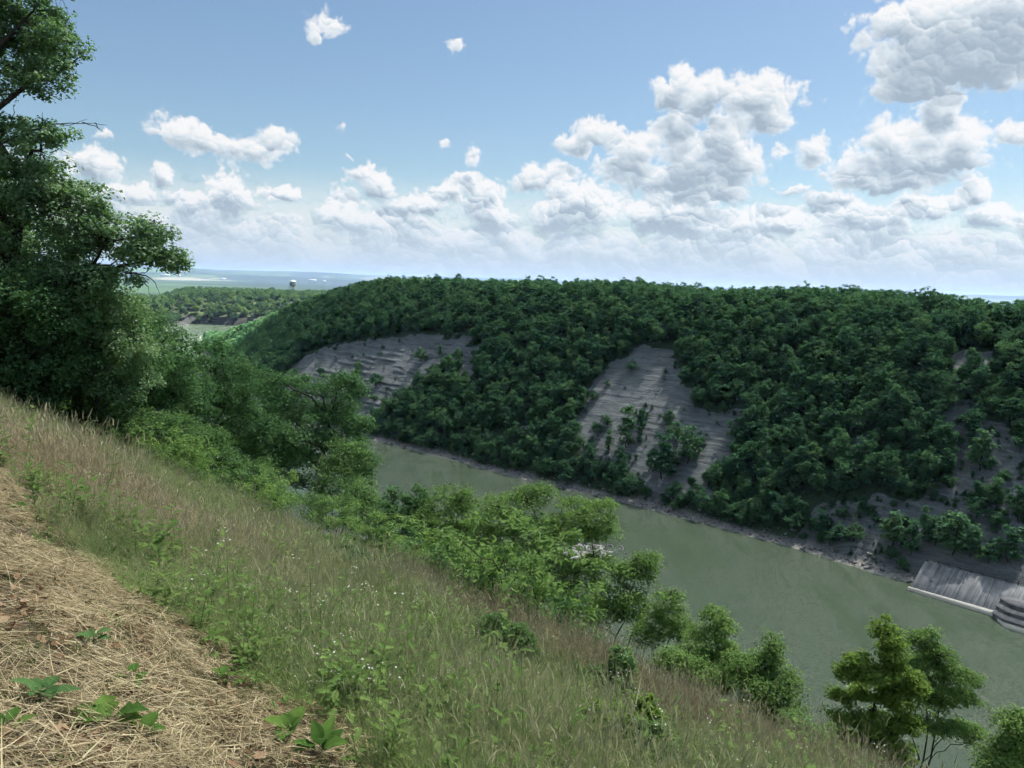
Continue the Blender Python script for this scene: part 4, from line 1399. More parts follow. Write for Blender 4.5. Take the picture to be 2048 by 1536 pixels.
def mat_random(name, stops, trans=0.15, objw=0.3):
    m, q, out = new_mat(name)
    ge = q.n('ShaderNodeNewGeometry')
    oi = q.n('ShaderNodeObjectInfo')
    f = q.math('MULTIPLY_ADD', oi.outputs['Random'], objw, q.math('MULTIPLY', ge.outputs['Random Per Island'], 1 - objw))
    c = q.ramp(f, stops)
    d, t = q.n('ShaderNodeBsdfDiffuse'), q.n('ShaderNodeBsdfTranslucent')
    q.link(c, d.inputs[0])
    q.link(c, t.inputs[0])
    mx = q.n('ShaderNodeMixShader')
    mx.inputs[0].default_value = trans
    q.link(d.outputs[0], mx.inputs[1])
    q.link(t.outputs[0], mx.inputs[2])
    q.link(mx.outputs[0], out.inputs[0])
    return m


M['blade'] = mat_blade('grass_blades', [(0.185, 0.280, 0.090), (0.272, 0.375, 0.128), (0.365, 0.45, 0.175)])
M['seed'] = mat_blade('grass_seed_heads', [(0.23, 0.25, 0.12), (0.35, 0.355, 0.19), (0.52, 0.50, 0.32)])
M['short'] = mat_random('short_green_grass', [(0.0, (0.08, 0.13, 0.03)), (0.5, (0.13, 0.19, 0.05)), (1.0, (0.22, 0.26, 0.09))], 0.3)
M['hay'] = mat_random('mown_hay', [(0.0, (0.12, 0.095, 0.055)), (0.3, (0.29, 0.235, 0.132)), (0.65, (0.49, 0.41, 0.24)), (1.0, (0.66, 0.58, 0.38))], 0.12, 0.25)
M['litter'] = mat_random('dry_leaves', [(0.0, (0.10, 0.06, 0.035)), (0.4, (0.22, 0.14, 0.08)), (0.75, (0.34, 0.235, 0.14)), (1.0, (0.44, 0.34, 0.22))], 0.12, 0.6)
M['weed'] = mat_random('weed_leaves', [(0.0, (0.10, 0.175, 0.05)), (0.5, (0.155, 0.25, 0.07)), (1.0, (0.235, 0.33, 0.10))], 0.38, 0.5)
M['flower'] = mat_random('white_flowers', [(0.0, (0.62, 0.62, 0.54)), (1.0, (0.80, 0.80, 0.74))], 0.3)


def strips(base, direc, length, width, bend, rng, seg=3, side=None):
    """bent tapering blades: arrays of base points, directions, lengths, widths and sideways bends"""
    n = len(base)
    t = np.linspace(0, 1, seg + 1)
    bd = rng.normal(size=(n, 3))
    bd -= (bd * direc).sum(1, keepdims=True) * direc
    bd = unit(bd)
    sd = np.cross(direc, bd) if side is None else side
    spine = base[:, None, :] + direc[:, None, :] * (length[:, None] * t)[..., None] \
        + bd[:, None, :] * ((bend * length)[:, None] * t ** 2)[..., None]
    spine[..., 2] -= (np.abs(bend) * length * 0.35)[:, None] * t ** 3
    wd_ = (width[:, None] * (1 - 0.85 * t ** 1.5))[..., None] * 0.5
    L, R = spine - sd[:, None, :] * wd_, spine + sd[:, None, :] * wd_
    v = np.stack([L, R], 2).reshape(n, -1, 3)
    k = (seg + 1) * 2
    f = []
    for i in range(seg):
        f.append([2 * i, 2 * i + 1, 2 * i + 3, 2 * i + 2])
    f = (np.array(f)[None] + (np.arange(n) * k)[:, None, None]).reshape(-1, 4)
    return v.reshape(-1, 3), f


def build_parts(name, parts):
    """parts: (verts, faces, material) with quads"""
    vs, fs, mi, k = [], [], [], 0
    for i, (v, f, _) in enumerate(parts):
        vs.append(v)
        fs.append(f + k)
        mi.append(np.full(len(f), i, np.int32))
        k += len(v)
    me = mesh_np(name, np.concatenate(vs), np.concatenate(fs))
    for _, _, m in parts:
        me.materials.append(m)
    me.polygons.foreach_set('material_index', np.concatenate(mi))
    return me


def tuft(seed, n_blade, n_seed, h, radius, width, head=1.0):
    rng = np.random.default_rng(seed)

    def bases(n):
        a, r = rng.uniform(0, 6.283, n), radius * rng.uniform(0, 1, n) ** 0.6
        return np.stack([np.cos(a) * r, np.sin(a) * r, -0.05 * np.ones(n)], -1)
    b = bases(n_blade)
    d = unit(np.array([0, 0, 1.0]) + rng.normal(size=(n_blade, 3)) * 0.33)
    v, f = strips(b, d, h * rng.uniform(0.35, 0.85, n_blade), width * rng.uniform(0.7, 1.4, n_blade), rng.uniform(0.1, 0.7, n_blade), rng)
    parts = [(v, f, M['blade'])]
    if n_seed:
        b = bases(n_seed)
        d = unit(np.array([0, 0, 1.0]) + rng.normal(size=(n_seed, 3)) * 0.16)
        ln = h * rng.uniform(0.75, 1.15, n_seed)
        bd = rng.uniform(0.02, 0.22, n_seed)
        v1, f1 = strips(b, d, ln, np.full(n_seed, width * 0.55), bd, rng)
        k = v1.reshape(n_seed, -1, 3)
        tip = k[:, -1]
        dr = unit(k[:, -1] - k[:, -4])
        v2, f2 = strips(tip - dr * 0.02, dr, h * rng.uniform(0.10, 0.20, n_seed), head * width * rng.uniform(1.6, 3.0, n_seed), rng.uniform(0.1, 0.6, n_seed), rng, 2)
        parts += [(np.concatenate([v1, v2]), np.concatenate([f1, f2 + len(v1)]), M['seed'])]
    else:
        pass
    return build_parts('grass_tuft', parts)


def hay_mat(seed, n, radius, lo, hi, thick):
    rng = np.random.default_rng(seed)
    a, r = rng.uniform(0, 6.283, n), radius * rng.uniform(0, 1, n) ** 0.6
    b = np.stack([np.cos(a) * r, np.sin(a) * r, rng.uniform(0.0, 1, n) ** 1.5 * thick], -1)
    main = rng.uniform(0, 6.283)
    th = main + rng.normal(size=n) * 0.9
    d = unit(np.stack([np.cos(th), np.sin(th), rng.normal(size=n) * 0.16 + 0.02], -1))
    ln = rng.uniform(lo, hi, n)
    b -= d * ln[:, None] * 0.5
    up_ = np.tile(np.array([0, 0, 1.0]), (n, 1))
    sd = unit(np.cross(d, up_) + rng.normal(size=(n, 3)) * 0.5)
    v, f = strips(b, d, ln, rng.uniform(0.0025, 0.0065, n), rng.uniform(-0.25, 0.25, n), rng, 3, sd)
    return build_parts('hay', [(v, f, M['hay'])])


def dry_leaf(seed):
    rng = np.random.default_rng(seed)
    n, m_ = 6, 5
    s_, t_ = np.meshgrid(np.linspace(0, 1, n), np.linspace(-1, 1, m_), indexing='ij')
    prof = np.sin(np.pi * np.clip(s_, 0.03, 0.97)) ** 0.7 * (1 + 0.25 * np.sin(s_ * 15 + seed))
    L, W = 0.09, 0.03
    x = (s_ - 0.5) * L
    y = t_ * W * prof
    c1, c2 = rng.uniform(6, 18), rng.uniform(3, 9)
    z = c1 * y ** 2 + c2 * x ** 2 + rng.normal(size=x.shape) * 0.004 + 0.004
    return build_parts('dry_leaf', [(np.stack([x, y, z], -1).reshape(-1, 3), grid_faces(n, m_), M['litter'])])


def leaf_shape(L, W, lobes=0, rng=None, curl=0.25):
    """a broad leaf in the xz plane starting at the origin, growing along +x"""
    n, m_ = 9, 5
    s_, t_ = np.meshgrid(np.linspace(0, 1, n), np.linspace(-1, 1, m_), indexing='ij')
    prof = np.sin(np.pi * np.clip(s_ ** 0.8, 0.02, 0.985)) ** 0.8
    if lobes:
        prof = prof * (1 + 0.28 * np.cos(s_ * math.pi * lobes * 2))
    x = s_ * L
    y = t_ * W * 0.5 * prof
    z = -curl * L * s_ ** 2 + 0.35 * np.abs(y) + 0.10 * L * s_
    if rng is not None:
        z = z + rng.normal(size=z.shape) * 0.012 * L
    return np.stack([x, y, z], -1).reshape(-1, 3), grid_faces(n, m_)


def rot_pts(v, yaw, pitch):
    cy_, sy_ = math.cos(yaw), math.sin(yaw)
    cp_, sp_ = math.cos(pitch), math.sin(pitch)
    x = v[:, 0] * cp_ - v[:, 2] * sp_
    z = v[:, 0] * sp_ + v[:, 2] * cp_
    return np.stack([x * cy_ - v[:, 1] * sy_, x * sy_ + v[:, 1] * cy_, z], -1)


def weed_clump(seed, h, n_stem, leaf, per, flowers=0):
    """leafy stems standing in the grass"""
    rng = np.random.default_rng(seed)
    parts_v, parts_f, k = [], [], 0
    fl_v, fl_f, kf = [], [], 0
    for st in range(n_stem):
        b0 = np.array([rng.normal() * 0.12, rng.normal() * 0.12, -0.03])
        d = unit(np.array([rng.normal() * 0.16, rng.normal() * 0.16, 1.0]))
        hh = h * rng.uniform(0.6, 1.1)
        v, f = strips(b0[None], d[None], np.array([hh]), np.array([0.010]), np.array([0.05]), rng, 3)
        parts_v.append(v)
        parts_f.append(f + k)
        k += len(v)
        for j in range(per):
            fz = 0.15 + 0.85 * (j + rng.uniform(0, 0.8)) / per
            lv, lf = leaf_shape(leaf * rng.uniform(0.7, 1.2) * (1.15 - 0.6 * fz), leaf * 0.42 * (1.15 - 0.5 * fz), 0, rng)
            lv = rot_pts(lv, j * 2.4 + rng.normal() * 0.4, rng.uniform(0.1, 0.7)) + b0 + d * hh * fz
            parts_v.append(lv)
            parts_f.append(lf + k)
            k += len(lv)
        for j in range(flowers):
            c = b0 + d * hh + rng.normal(size=3) * np.array([0.05, 0.05, 0.02])
            lv, lf = leaves(c[None], np.array([[0, 0, 1.0]]), 0.014, 0.014, rng)
            fl_v.append(lv)
            fl_f.append(lf + kf)
            kf += 4
    parts = [(np.concatenate(parts_v), np.concatenate(parts_f), M['weed'])]
    if fl_v:
        parts.append((np.concatenate(fl_v), np.concatenate(fl_f), M['flower']))
    return build_parts('weed', parts)


def lay_euler(u, s, yaw, tilt=1.0, jitter=None):
    """euler angles that lay a thing on the slope, turned by yaw"""
    e = 0.25
    x0, y0 = us(u, s)
    zx = (z_near(*to_us(x0 + e, y0)) - z_near(*to_us(x0 - e, y0))) / (2 * e) * tilt
    zy = (z_near(*to_us(x0, y0 + e)) - z_near(*to_us(x0, y0 - e))) / (2 * e) * tilt
    nz = unit(np.stack([-zx, -zy, np.ones_like(zx)], -1))
    if jitter is not None:
        nz = unit(nz + jitter)
    ax = np.stack([np.cos(yaw), np.sin(yaw), np.zeros_like(yaw)], -1)
    ay = unit(np.cross(nz, ax))
    ax = np.cross(ay, nz)
    return np.stack([np.arctan2(ay[:, 2], nz[:, 2]), -np.arcsin(np.clip(ax[:, 2], -1, 1)), np.arctan2(ax[:, 1], ax[:, 0])], -1)


def seen(u, s, pad=90):
    """is the ground point within the picture (with a margin)?"""
    x, y = us(u, s)
    z = z_near(u, s) + 0.3
    m = np.array(CAM_R.transposed())
    c = np.stack([x, y, z], -1) @ m.T
    w = np.maximum(-c[:, 2], 0.05)
    px_, py_ = 1024 + F_PX * c[:, 0] / w, 768 - F_PX * c[:, 1] / w
    return (c[:, 2] < -0.3) & (px_ > -pad - 500 / w) & (px_ < 2048 + pad + 500 / w) & (py_ < 1536 + pad + 900 / w), w


rngG = np.random.default_rng(5)
# --- tall grass
tufts = [tuft(600 + i, 40, 6, 0.62 + 0.05 * (i % 4), 0.17, 0.0046) for i in range(8)] + \
        [tuft(640 + i, 44, 9, 0.80, 0.40, 0.0095, 0.7) for i in range(6)]
uA = np.concatenate([rngG.uniform(-8, 16, 90000), rngG.uniform(10, 95, 90000)])
sA = np.concatenate([rngG.uniform(1.6, 17.5, 90000), rngG.uniform(1.6, 19.0, 90000)])
vis, dist = seen(uA, sA)
prob = np.clip(0.75 * (6.0 / np.maximum(dist, 1.0)) ** 1.25, 0.035, 0.75)
edge_d = sA - mow_edge(uA)
ok = vis & (rngG.random(len(uA)) < prob) & (edge_d > 0.0) & (rngG.random(len(uA)) < sstep(0.0, 0.5, edge_d) * 0.7 + 0.3)
uA, sA, dist, edge_d = uA[ok], sA[ok], dist[ok], edge_d[ok]
n = len(uA)
xA, yA = us(uA, sA)
pn = fbm(uA / 5.0, sA / 2.6, 301, 3)
dryA = np.clip(-0.30 + 1.15 * pn + 1.6 * sstep(9, 14, uA) * sstep(8.5, 5.0, sA) + 0.35 * sstep(0.7, 0.0, edge_d)
               + 0.55 * vnoise(uA / 0.9, sA / 0.9, 303), 0, 1)
rustA = np.clip(-0.30 + 0.85 * sstep(9.0, 11.5, sA + 1.5 * fbm(uA / 4.0, sA / 4.0, 307, 2)) + 1.2 * fbm(uA / 3.0, sA / 2.0, 305, 3), 0, 1)
bigT = dist > 13
hscale = np.clip(rngG.lognormal(-0.1, 0.28, n), 0.3, 1.5) * (0.85 + 0.9 * vnoise(uA / 1.5, sA / 1.5, 309)) * (0.65 + 0.35 * sstep(0, 1.2, edge_d))
for (cx_, cy_, cr_) in CLEAR:
    hscale = hscale * (1 - 0.8 * sstep(cr_ * 1.15, cr_ * 0.8, np.hypot(xA - cx_, yA - cy_)))
scatter('tall_grass', np.stack([xA, yA, z_near(uA, sA)], -1),
        np.stack([rngG.normal(0.05, 0.16, n), rngG.normal(0.07, 0.16, n), rngG.uniform(0, 6.283, n)], -1),
        np.stack([hscale ** 0.5] * 2 + [hscale], -1),
        np.where(bigT, rngG.integers(8, 14, n), rngG.integers(0, 8, n)), tufts,
        'tall green and straw coloured grass covering the near slope', 'grass', {'dry': dryA, 'rust': rustA})
print('tall grass tufts', n)

# --- the mown strip: hay, short grass, dry leaves
hays = [hay_mat(700 + i, 150, 0.26, 0.06, 0.34, 0.045) for i in range(7)] + [hay_mat(720 + i, 34, 0.30, 0.25, 0.75, 0.07) for i in range(4)]
uB, sB = rngG.uniform(-6, 60, 60000), rngG.uniform(-16, 3.6, 60000)
vis, dist = seen(uB, sB, 60)
heap = sstep(-0.25, 0.3, fbm(uB / 0.9, sB / 0.6, 311, 3)) * 0.88 + 0.12
ok = vis & (rngG.random(60000) < np.clip((7.0 / np.maximum(dist, 1)) ** 0.8, 0.12, 1.0) * heap) & (sB < mow_edge(uB) + 0.25)
uB, sB, dist = uB[ok], sB[ok], dist[ok]
n = len(uB)
xB, yB = us(uB, sB)
kd = np.where(rngG.random(n) < 0.16, rngG.integers(7, 11, n), rngG.integers(0, 7, n))
fB = rngG.uniform(0.7, 1.3, n) * np.where(dist > 12, 1.7, 1.0)
scatter('mown_hay', np.stack([xB, yB, z_near(uB, sB) + rngG.uniform(-0.01, 0.04, n)], -1), lay_euler(uB, sB, rngG.uniform(0, 6.283, n), 1.0, rngG.normal(size=(n, 3)) * 0.10),
        np.stack([fB, fB, fB], -1), kd, hays, 'dry mown hay strewn over the strip in the lower left', 'hay')
print('hay mats', n)

shorts = [tuft(740 + i, 26, 0, 0.17, 0.09, 0.0045) for i in range(5)]
for sm in shorts:
    sm.materials[0] = M['short']
uC, sC = rngG.uniform(-5, 40, 60000), rngG.uniform(-12, 3.2, 60000)
vis, dist = seen(uC, sC, 60)
grn = sstep(0.02, 0.38, fbm(uC / 1.3 + 40, sC / 1.0, 313, 3) + 0.30 * sstep(6, 3, dist) + 0.3)
ok = vis & (rngG.random(60000) < np.clip((6.0 / np.maximum(dist, 1)), 0.1, 1.0) * grn * 0.9) & (sC < mow_edge(uC) + 0.3)
uC, sC = uC[ok], sC[ok]
n = len(uC)
xC, yC = us(uC, sC)
fC = rngG.uniform(0.5, 1.3, n)
scatter('short_grass', np.stack([xC, yC, z_near(uC, sC)], -1), np.stack([rngG.normal(0, 0.2, n), rngG.normal(0, 0.2, n), rngG.uniform(0, 6.283, n)], -1),
        np.stack([fC, fC, fC], -1), rngG.integers(0, 5, n), shorts, 'short green grass coming up through the mown hay', 'grass')

lits = [dry_leaf(760 + i) for i in range(6)]
uD, sD = rngG.uniform(-4, 30, 90000), rngG.uniform(-10, 3.2, 90000)
vis, dist = seen(uD, sD, 60)
ok = vis & (rngG.random(90000) < np.clip((5.0 / np.maximum(dist, 1)), 0.08, 1.0) * sstep(-0.2, 0.3, fbm(uD / 0.8, sD / 0.8, 315, 3)) * 0.55) & (sD < mow_edge(uD) + 0.15)
uD, sD = uD[ok], sD[ok]
n = len(uD)
xD, yD = us(uD, sD)
fD = rngG.uniform(0.4, 0.95, n)
scatter('dry_leaves', np.stack([xD, yD, z_near(uD, sD) + rngG.uniform(0.01, 0.07, n)], -1), lay_euler(uD, sD, rngG.uniform(0, 6.283, n), 1.0, rngG.normal(size=(n, 3)) * 0.5),
        np.stack([fD, fD, fD], -1), rngG.integers(0, 6, n), lits, 'curled brown dead leaves lying among the hay', 'leaf litter')
print('dry leaves', n)

# --- weeds and flowers in the tall grass, low forbs along the mown edge
weeds = [weed_clump(780 + i, 0.62, 5, 0.13, 9) for i in range(4)] + [weed_clump(790 + i, 0.7, 4, 0.10, 6, 4) for i in range(2)] + \
        [weed_clump(796 + i, 0.16, 4, 0.09, 5) for i in range(3)]
uE, sE = rngG.uniform(-6, 60, 14000), rngG.uniform(2.6, 14.5, 14000)
vis, dist = seen(uE, sE, 40)
wd_ = sstep(0.05, 0.4, fbm(uE / 3.5 + 7, sE / 1.8, 317, 3))
ok = vis & (rngG.random(14000) < np.clip(0.12 + 0.8 * wd_, 0, 1) * np.clip(9 / dist, 0.15, 1) * 0.55)
uE, sE = uE[ok], sE[ok]
kE = np.where(rngG.random(len(uE)) < 0.3, rngG.integers(4, 6, len(uE)), rngG.integers(0, 4, len(uE)))
uF, sF = rngG.uniform(-4, 35, 5000), rngG.uniform(-9, 3.4, 5000)
vis, dist = seen(uF, sF, 40)
pf = np.exp(-((sF - mow_edge(uF)) / 0.35) ** 2) * 0.5 + 0.5 * sstep(0.18, 0.45, fbm(uF / 1.2 + 70, sF / 0.9, 319, 3))
ok = vis & (rngG.random(5000) < pf * np.clip(6 / dist, 0.15, 1) * 0.8)
uE, sE = np.concatenate([uE, uF[ok]]), np.concatenate([sE, sF[ok]])
kE = np.concatenate([kE, rngG.integers(6, 9, int(ok.sum()))])
n = len(uE)
xE, yE = us(uE, sE)
fE = np.clip(rngG.lognormal(-0.12, 0.3, n), 0.4, 1.6)
scatter('weeds', np.stack([xE, yE, z_near(uE, sE)], -1), np.stack([rngG.normal(0.04, 0.1, n), rngG.normal(0.05, 0.1, n), rngG.uniform(0, 6.283, n)], -1),
        np.stack([fE, fE, fE], -1), kE, weeds, 'leafy green weeds and small white flowers among the grass', 'weeds')

# --- single broad leaved plants one can point at
def broad_plant(name, label, seed, px, py, n_leaf, L, W, lobes, stem_h, pitch, mat):
    rng = np.random.default_rng(seed)
    p = hill_hit(px, py)
    t = thing(name, label, 'plant', p - np.array([0, 0, 0.02]), rng.uniform(0, 6.28))
    wd_ = Wood()
    wd_.tube(curve((0, 0, -0.05), (rng.normal() * 0.02, rng.normal() * 0.02, stem_h), 5, 0, rng, 0.03), 0.005, 0.003, 5)
    obj('stem', wd_.mesh('stem'), mat, t)
    for j in range(n_leaf):
        lv, lf = leaf_shape(L * rng.uniform(0.7, 1.15), W * rng.uniform(0.8, 1.15), lobes, rng, rng.uniform(0.1, 0.45))
        lv[:, 0] += 0.03
        lv = rot_pts(lv, j * 2.39996 + rng.normal() * 0.3, pitch + rng.normal() * 0.25)
        lv[:, 2] += stem_h * (0.45 + 0.55 * (j + 1) / n_leaf)
        obj('leaf', mesh_np('leaf', lv, lf, True), mat, t)
    return t


M['plant'] = mat_random('broad_green_leaves', [(0.0, (0.07, 0.15, 0.035)), (0.5, (0.115, 0.225, 0.05)), (1.0, (0.19, 0.30, 0.07))], 0.42, 0.9)
M['plant_blue'] = mat_random('blue_green_leaves', [(0.0, (0.07, 0.15, 0.05)), (0.5, (0.105, 0.205, 0.07)), (1.0, (0.15, 0.26, 0.09))], 0.35, 0.9)
PLANTS = [
    ('oak_seedling', 'bright yellow green lobed seedling low in the mown hay', 219, 1462, 5, 0.17, 0.11, 3, 0.10, 0.35, 'plant'),
    ('weed_plant', 'blue green broad leaved weed at the lower left edge', 88, 1412, 6, 0.13, 0.09, 0, 0.12, 0.4, 'plant_blue'),
    ('weed_plant', 'low green weed with paired leaves right of the lobed seedling', 282, 1488, 7, 0.12, 0.09, 0, 0.10, 0.2, 'plant'),
    ('weed_plant', 'green weed with heart shaped leaves at the bottom of the mown strip', 575, 1490, 6, 0.14, 0.11, 0, 0.12, 0.5, 'plant'),
    ('weed_plant', 'bright leafy weed at the bottom edge right of the mown strip', 640, 1525, 7, 0.15, 0.10, 0, 0.14, 0.5, 'plant'),
    ('weed_plant', 'pale green weed where the hay meets the tall grass at the bottom', 775, 1475, 6, 0.13, 0.10, 0, 0.12, 0.4, 'plant'),
    ('dock_plant', 'big upright dock leaves at the edge of the tall grass', 500, 1280, 7, 0.26, 0.12, 0, 0.06, 1.0, 'plant'),
    ('dock_plant', 'second dock with smaller leaves right of the big upright one', 545, 1305, 6, 0.20, 0.10, 0, 0.06, 0.8, 'plant'),
    ('weed_plant', 'small upright blue green weed in the middle of the hay', 185, 1300, 6, 0.11, 0.08, 0, 0.16, 0.4, 'plant_blue'),
    ('weed_plant', 'little weed with three leaves above the lobed seedling', 262, 1375, 5, 0.10, 0.08, 0, 0.10, 0.3, 'plant'),
    ('weed_plant', 'small green weed in the hay left of the dock', 420, 1290, 6, 0.11, 0.08, 0, 0.08, 0.3, 'plant'),
    ('weed_plant', 'low weed in the hay beneath the dock leaves', 445, 1370, 5, 0.10, 0.07, 0, 0.08, 0.5, 'plant'),
    ('weed_plant', 'yellow green weed alone in the right part of the hay', 500, 1340, 5, 0.10, 0.07, 0, 0.09, 0.5, 'plant'),
    ('weed_plant', 'fresh green weed at the near end of the grass bank', 305, 1205, 7, 0.12, 0.09, 0, 0.08, 0.4, 'plant'),
    ('weed_plant', 'green weed at the middle of the mown edge', 275, 1175, 7, 0.12, 0.09, 0, 0.08, 0.4, 'plant'),
    ('weed_plant', 'broad green weed on the upper mown edge', 165, 1075, 8, 0.15, 0.11, 0, 0.08, 0.35, 'plant'),
    ('weed_plant', 'green weed at the upper left of the mown edge', 110, 1045, 8, 0.15, 0.11, 0, 0.08, 0.35, 'plant'),
    ('weed_plant', 'green weed left in the hay near the picture edge', 30, 1025, 7, 0.14, 0.10, 0, 0.08, 0.35, 'plant'),
    ('milkweed_plant', 'tall leafy stalk rising from the straw coloured grass', 232, 1010, 9, 0.20, 0.09, 0, 0.75, 0.35, 'plant'),
    ('weed_plant', 'yellow weed low at the left edge of the bottom', 15, 1475, 5, 0.10, 0.05, 0, 0.08, 0.5, 'plant'),
]
for i, (nm, lb, px_, py_, nl, L_, W_, lo_, sh_, pt_, mt_) in enumerate(PLANTS):
    broad_plant(nm, lb, 1300 + i, px_, py_, nl, L_, W_, lo_, sh_, pt_, M[mt_])
# ------------------------------------------------------------------ the concrete wall at the water's edge
def mat_concrete():
    m, q, out = new_mat('stained_concrete')
    tcn = q.n('ShaderNodeTexCoord')
    P = tcn.outputs['Object']
    st = q.noise(q.vec('MULTIPLY', P, (1.5, 0.06, 0.10)), 1.0, 4.0, 0.6).outputs['Fac']      # streaks run down the slope
    st2 = q.noise(q.vec('MULTIPLY', P, (4.5, 0.12, 0.2)), 1.0, 3.0, 0.6).outputs['Fac']
    bl = q.noise(P, 0.35, 4.0, 0.6).outputs['Fac']
    f = q.math('MULTIPLY_ADD', st, 0.55, q.math('MULTIPLY_ADD', st2, 0.25, q.math('MULTIPLY', bl, 0.25)))
    c = q.ramp(f, [(0.36, (0.13, 0.138, 0.142)), (0.50, (0.225, 0.233, 0.236)), (0.60, (0.35, 0.355, 0.35)), (0.72, (0.47, 0.47, 0.455))])
    principled(q, out, c, 0.9, 0.2, bump(q, bl, 0.3, 0.05))
    return m


def mat_plain(name, col, rough=0.8, var=0.15, scale=3.0):
    m, q, out = new_mat(name)
    tcn = q.n('ShaderNodeTexCoord')
    n = q.noise(tcn.outputs['Object'], scale, 4.0, 0.6).outputs['Fac']
    a = tuple(c * (1 - var) for c in col)
    b = tuple(min(1.0, c * (1 + var)) for c in col)
    principled(q, out, q.ramp(n, [(0.3, a), (0.7, b)]), rough, 0.25)
    return m


M['concrete'] = mat_concrete()
M['concrete_pale'] = mat_plain('pale_washed_concrete', (0.42, 0.42, 0.375), 0.9)
M['concrete_dark'] = mat_plain('dark_weathered_concrete', (0.10, 0.105, 0.108), 0.9, 0.4, 1.2)
M['coping'] = mat_plain('grey_coping', (0.19, 0.195, 0.195), 0.9, 0.3, 0.8)
M['steel'] = mat_plain('grey_railing_steel', (0.10, 0.11, 0.12), 0.5)


def prism(poly, z0, z1):
    """closed prism over an outline in (x, y); z1 may be a list of heights"""
    n = len(poly)
    p = np.array(poly, float)
    zb = np.full(n, z0) if np.isscalar(z0) else np.array(z0, float)
    zt = np.full(n, z1) if np.isscalar(z1) else np.array(z1, float)
    v = np.concatenate([np.column_stack([p, zb]), np.column_stack([p, zt])])
    i = np.arange(n)
    j = (i + 1) % n
    return v, [np.stack([i, j, j + n, i + n], -1), (i[::-1])[None], (i + n)[None]]


def beam(a, b, w, h):
    a, b = np.array(a, float), np.array(b, float)
    d = unit(b - a)
    s_ = unit(np.cross(d, (0, 0, 1.0)) if abs(d[2]) < 0.95 else np.array([1.0, 0, 0]))
    t_ = np.cross(s_, d)
    o = [(-1, -1), (1, -1), (1, 1), (-1, 1)]
    v = np.array([p + s_ * w / 2 * x + t_ * h / 2 * y for p in (a, b) for x, y in o])
    f = np.array([(0, 1, 2, 3), (7, 6, 5, 4), (0, 4, 5, 1), (1, 5, 6, 2), (2, 6, 7, 3), (3, 7, 4, 0)])
    return v, [f]


def part(name, vf, mat, parent):
    return obj(name, mesh_np(name, vf[0], vf[1]), mat, parent)


U0, S0 = 40.0, 208.0
bx, by = us(U0, S0)
dam = thing('concrete_revetment', 'stained sloping concrete bank facing with railing at the right edge', 'revetment', (bx, by, WATER_Z), -math.pi / 4)


def L_(u, s, z):
    """gorge coordinates to the wall's own (x runs against u, y runs with s)"""
    return (-(u - U0), s - S0, z - WATER_Z)


uL, uR = 60.8, 8.0
xl, xr = -(uL - U0), -(uR - U0)
# sloping face: the section in (s, z) drawn along u
sec = [(208.9, -74.3), (218.9, -69.75), (219.1, -69.72), (219.1, -79.0), (208.9, -79.0)]
v = np.array([L_(u, s, z) for u in (uL, uR) for s, z in sec])
k = len(sec)
i = np.arange(k)
j = (i + 1) % k
part('face', (v, [np.stack([i, i + k, j + k, j], -1), i[None], (i + k)[::-1][None]]), M['concrete'], dam)
# construction joints as shallow ribs down the face
for u in np.arange(57.0, 42.5, -6.4):
    a = np.array(L_(u, 208.95, -74.27))
    b = np.array(L_(u, 218.85, -69.765))
    part('joint', beam(a, b, 0.10, 0.03), M['concrete_dark'], dam)
kerb = [(61.2, 208.0), (41.6, 206.7), (37.9, 201.6), (8.0, 199.0), (8.0, 209.0), (61.2, 209.2)]
part('kerb', prism([L_(u, s, 0)[:2] for u, s in kerb], -4.0, 0.75), M['concrete_pale'], dam)
part('walkway', prism([L_(u, s, 0)[:2] for u, s in ((60.8, 219.1), (8.0, 219.1), (8.0, 221.9), (60.2, 221.9))], -4.0, 5.12), M['concrete_pale'], dam)
part('back_kerb', prism([L_(u, s, 0)[:2] for u, s in ((60.2, 221.9), (8.0, 221.9), (8.0, 222.4), (60.2, 222.4))], -4.0, 5.45), M['concrete_pale'], dam)
for (s_front, zt, nm) in ((203.2, -73.6, 'lower_step'), (206.2, -72.7, 'middle_step'), (209.2, -71.7, 'upper_step')):
    o_ = [(41.4, s_front + 2.6), (38.6, s_front + 0.1), (8.0, s_front - 1.6), (8.0, 216.0), (41.4, 216.0)]
    step = part(nm, prism([L_(u, s, 0)[:2] for u, s in o_], -3.0, zt - WATER_Z - 0.22), M['concrete_dark'], dam)
    o2 = [(41.6, s_front + 2.5), (38.7, s_front - 0.05), (8.0, s_front - 1.75), (8.0, 216.1), (41.6, 216.1)]
    part('coping', prism([L_(u, s, 0)[:2] for u, s in o2], zt - WATER_Z - 0.22, zt - WATER_Z), M['coping'], step)
rail = obj('railing', mesh_np('railing', *beam(L_(60.4, 219.5, -68.75), L_(8.0, 219.5, -68.75), 0.15, 0.15)), M['steel'], dam)
for u in np.arange(60.3, 8.0, -2.6):
    part('post', beam(L_(u, 219.5, -69.9), L_(u, 219.5, -68.72), 0.2, 0.2), M['steel'], rail)
part('rail', beam(L_(60.4, 219.5, -69.25), L_(8.0, 219.5, -69.25), 0.12, 0.12), M['steel'], rail)

# ------------------------------------------------------------------ gravel bar and stones of the shore
def mat_stone():
    m, q, out = new_mat('river_stones')
    oi = q.n('ShaderNodeObjectInfo')
    P = geo_pos(q)
    n = q.noise(P, 1.3, 4.0, 0.6).outputs['Fac']
    c = q.ramp(q.math('MULTIPLY_ADD', oi.outputs['Random'], 0.5, q.math('MULTIPLY', n, 0.5)), [(0.2, (0.11, 0.105, 0.098)), (0.5, (0.20, 0.195, 0.185)), (0.8, (0.34, 0.335, 0.32))])
    principled(q, out, c, 0.85, 0.3)
    return m


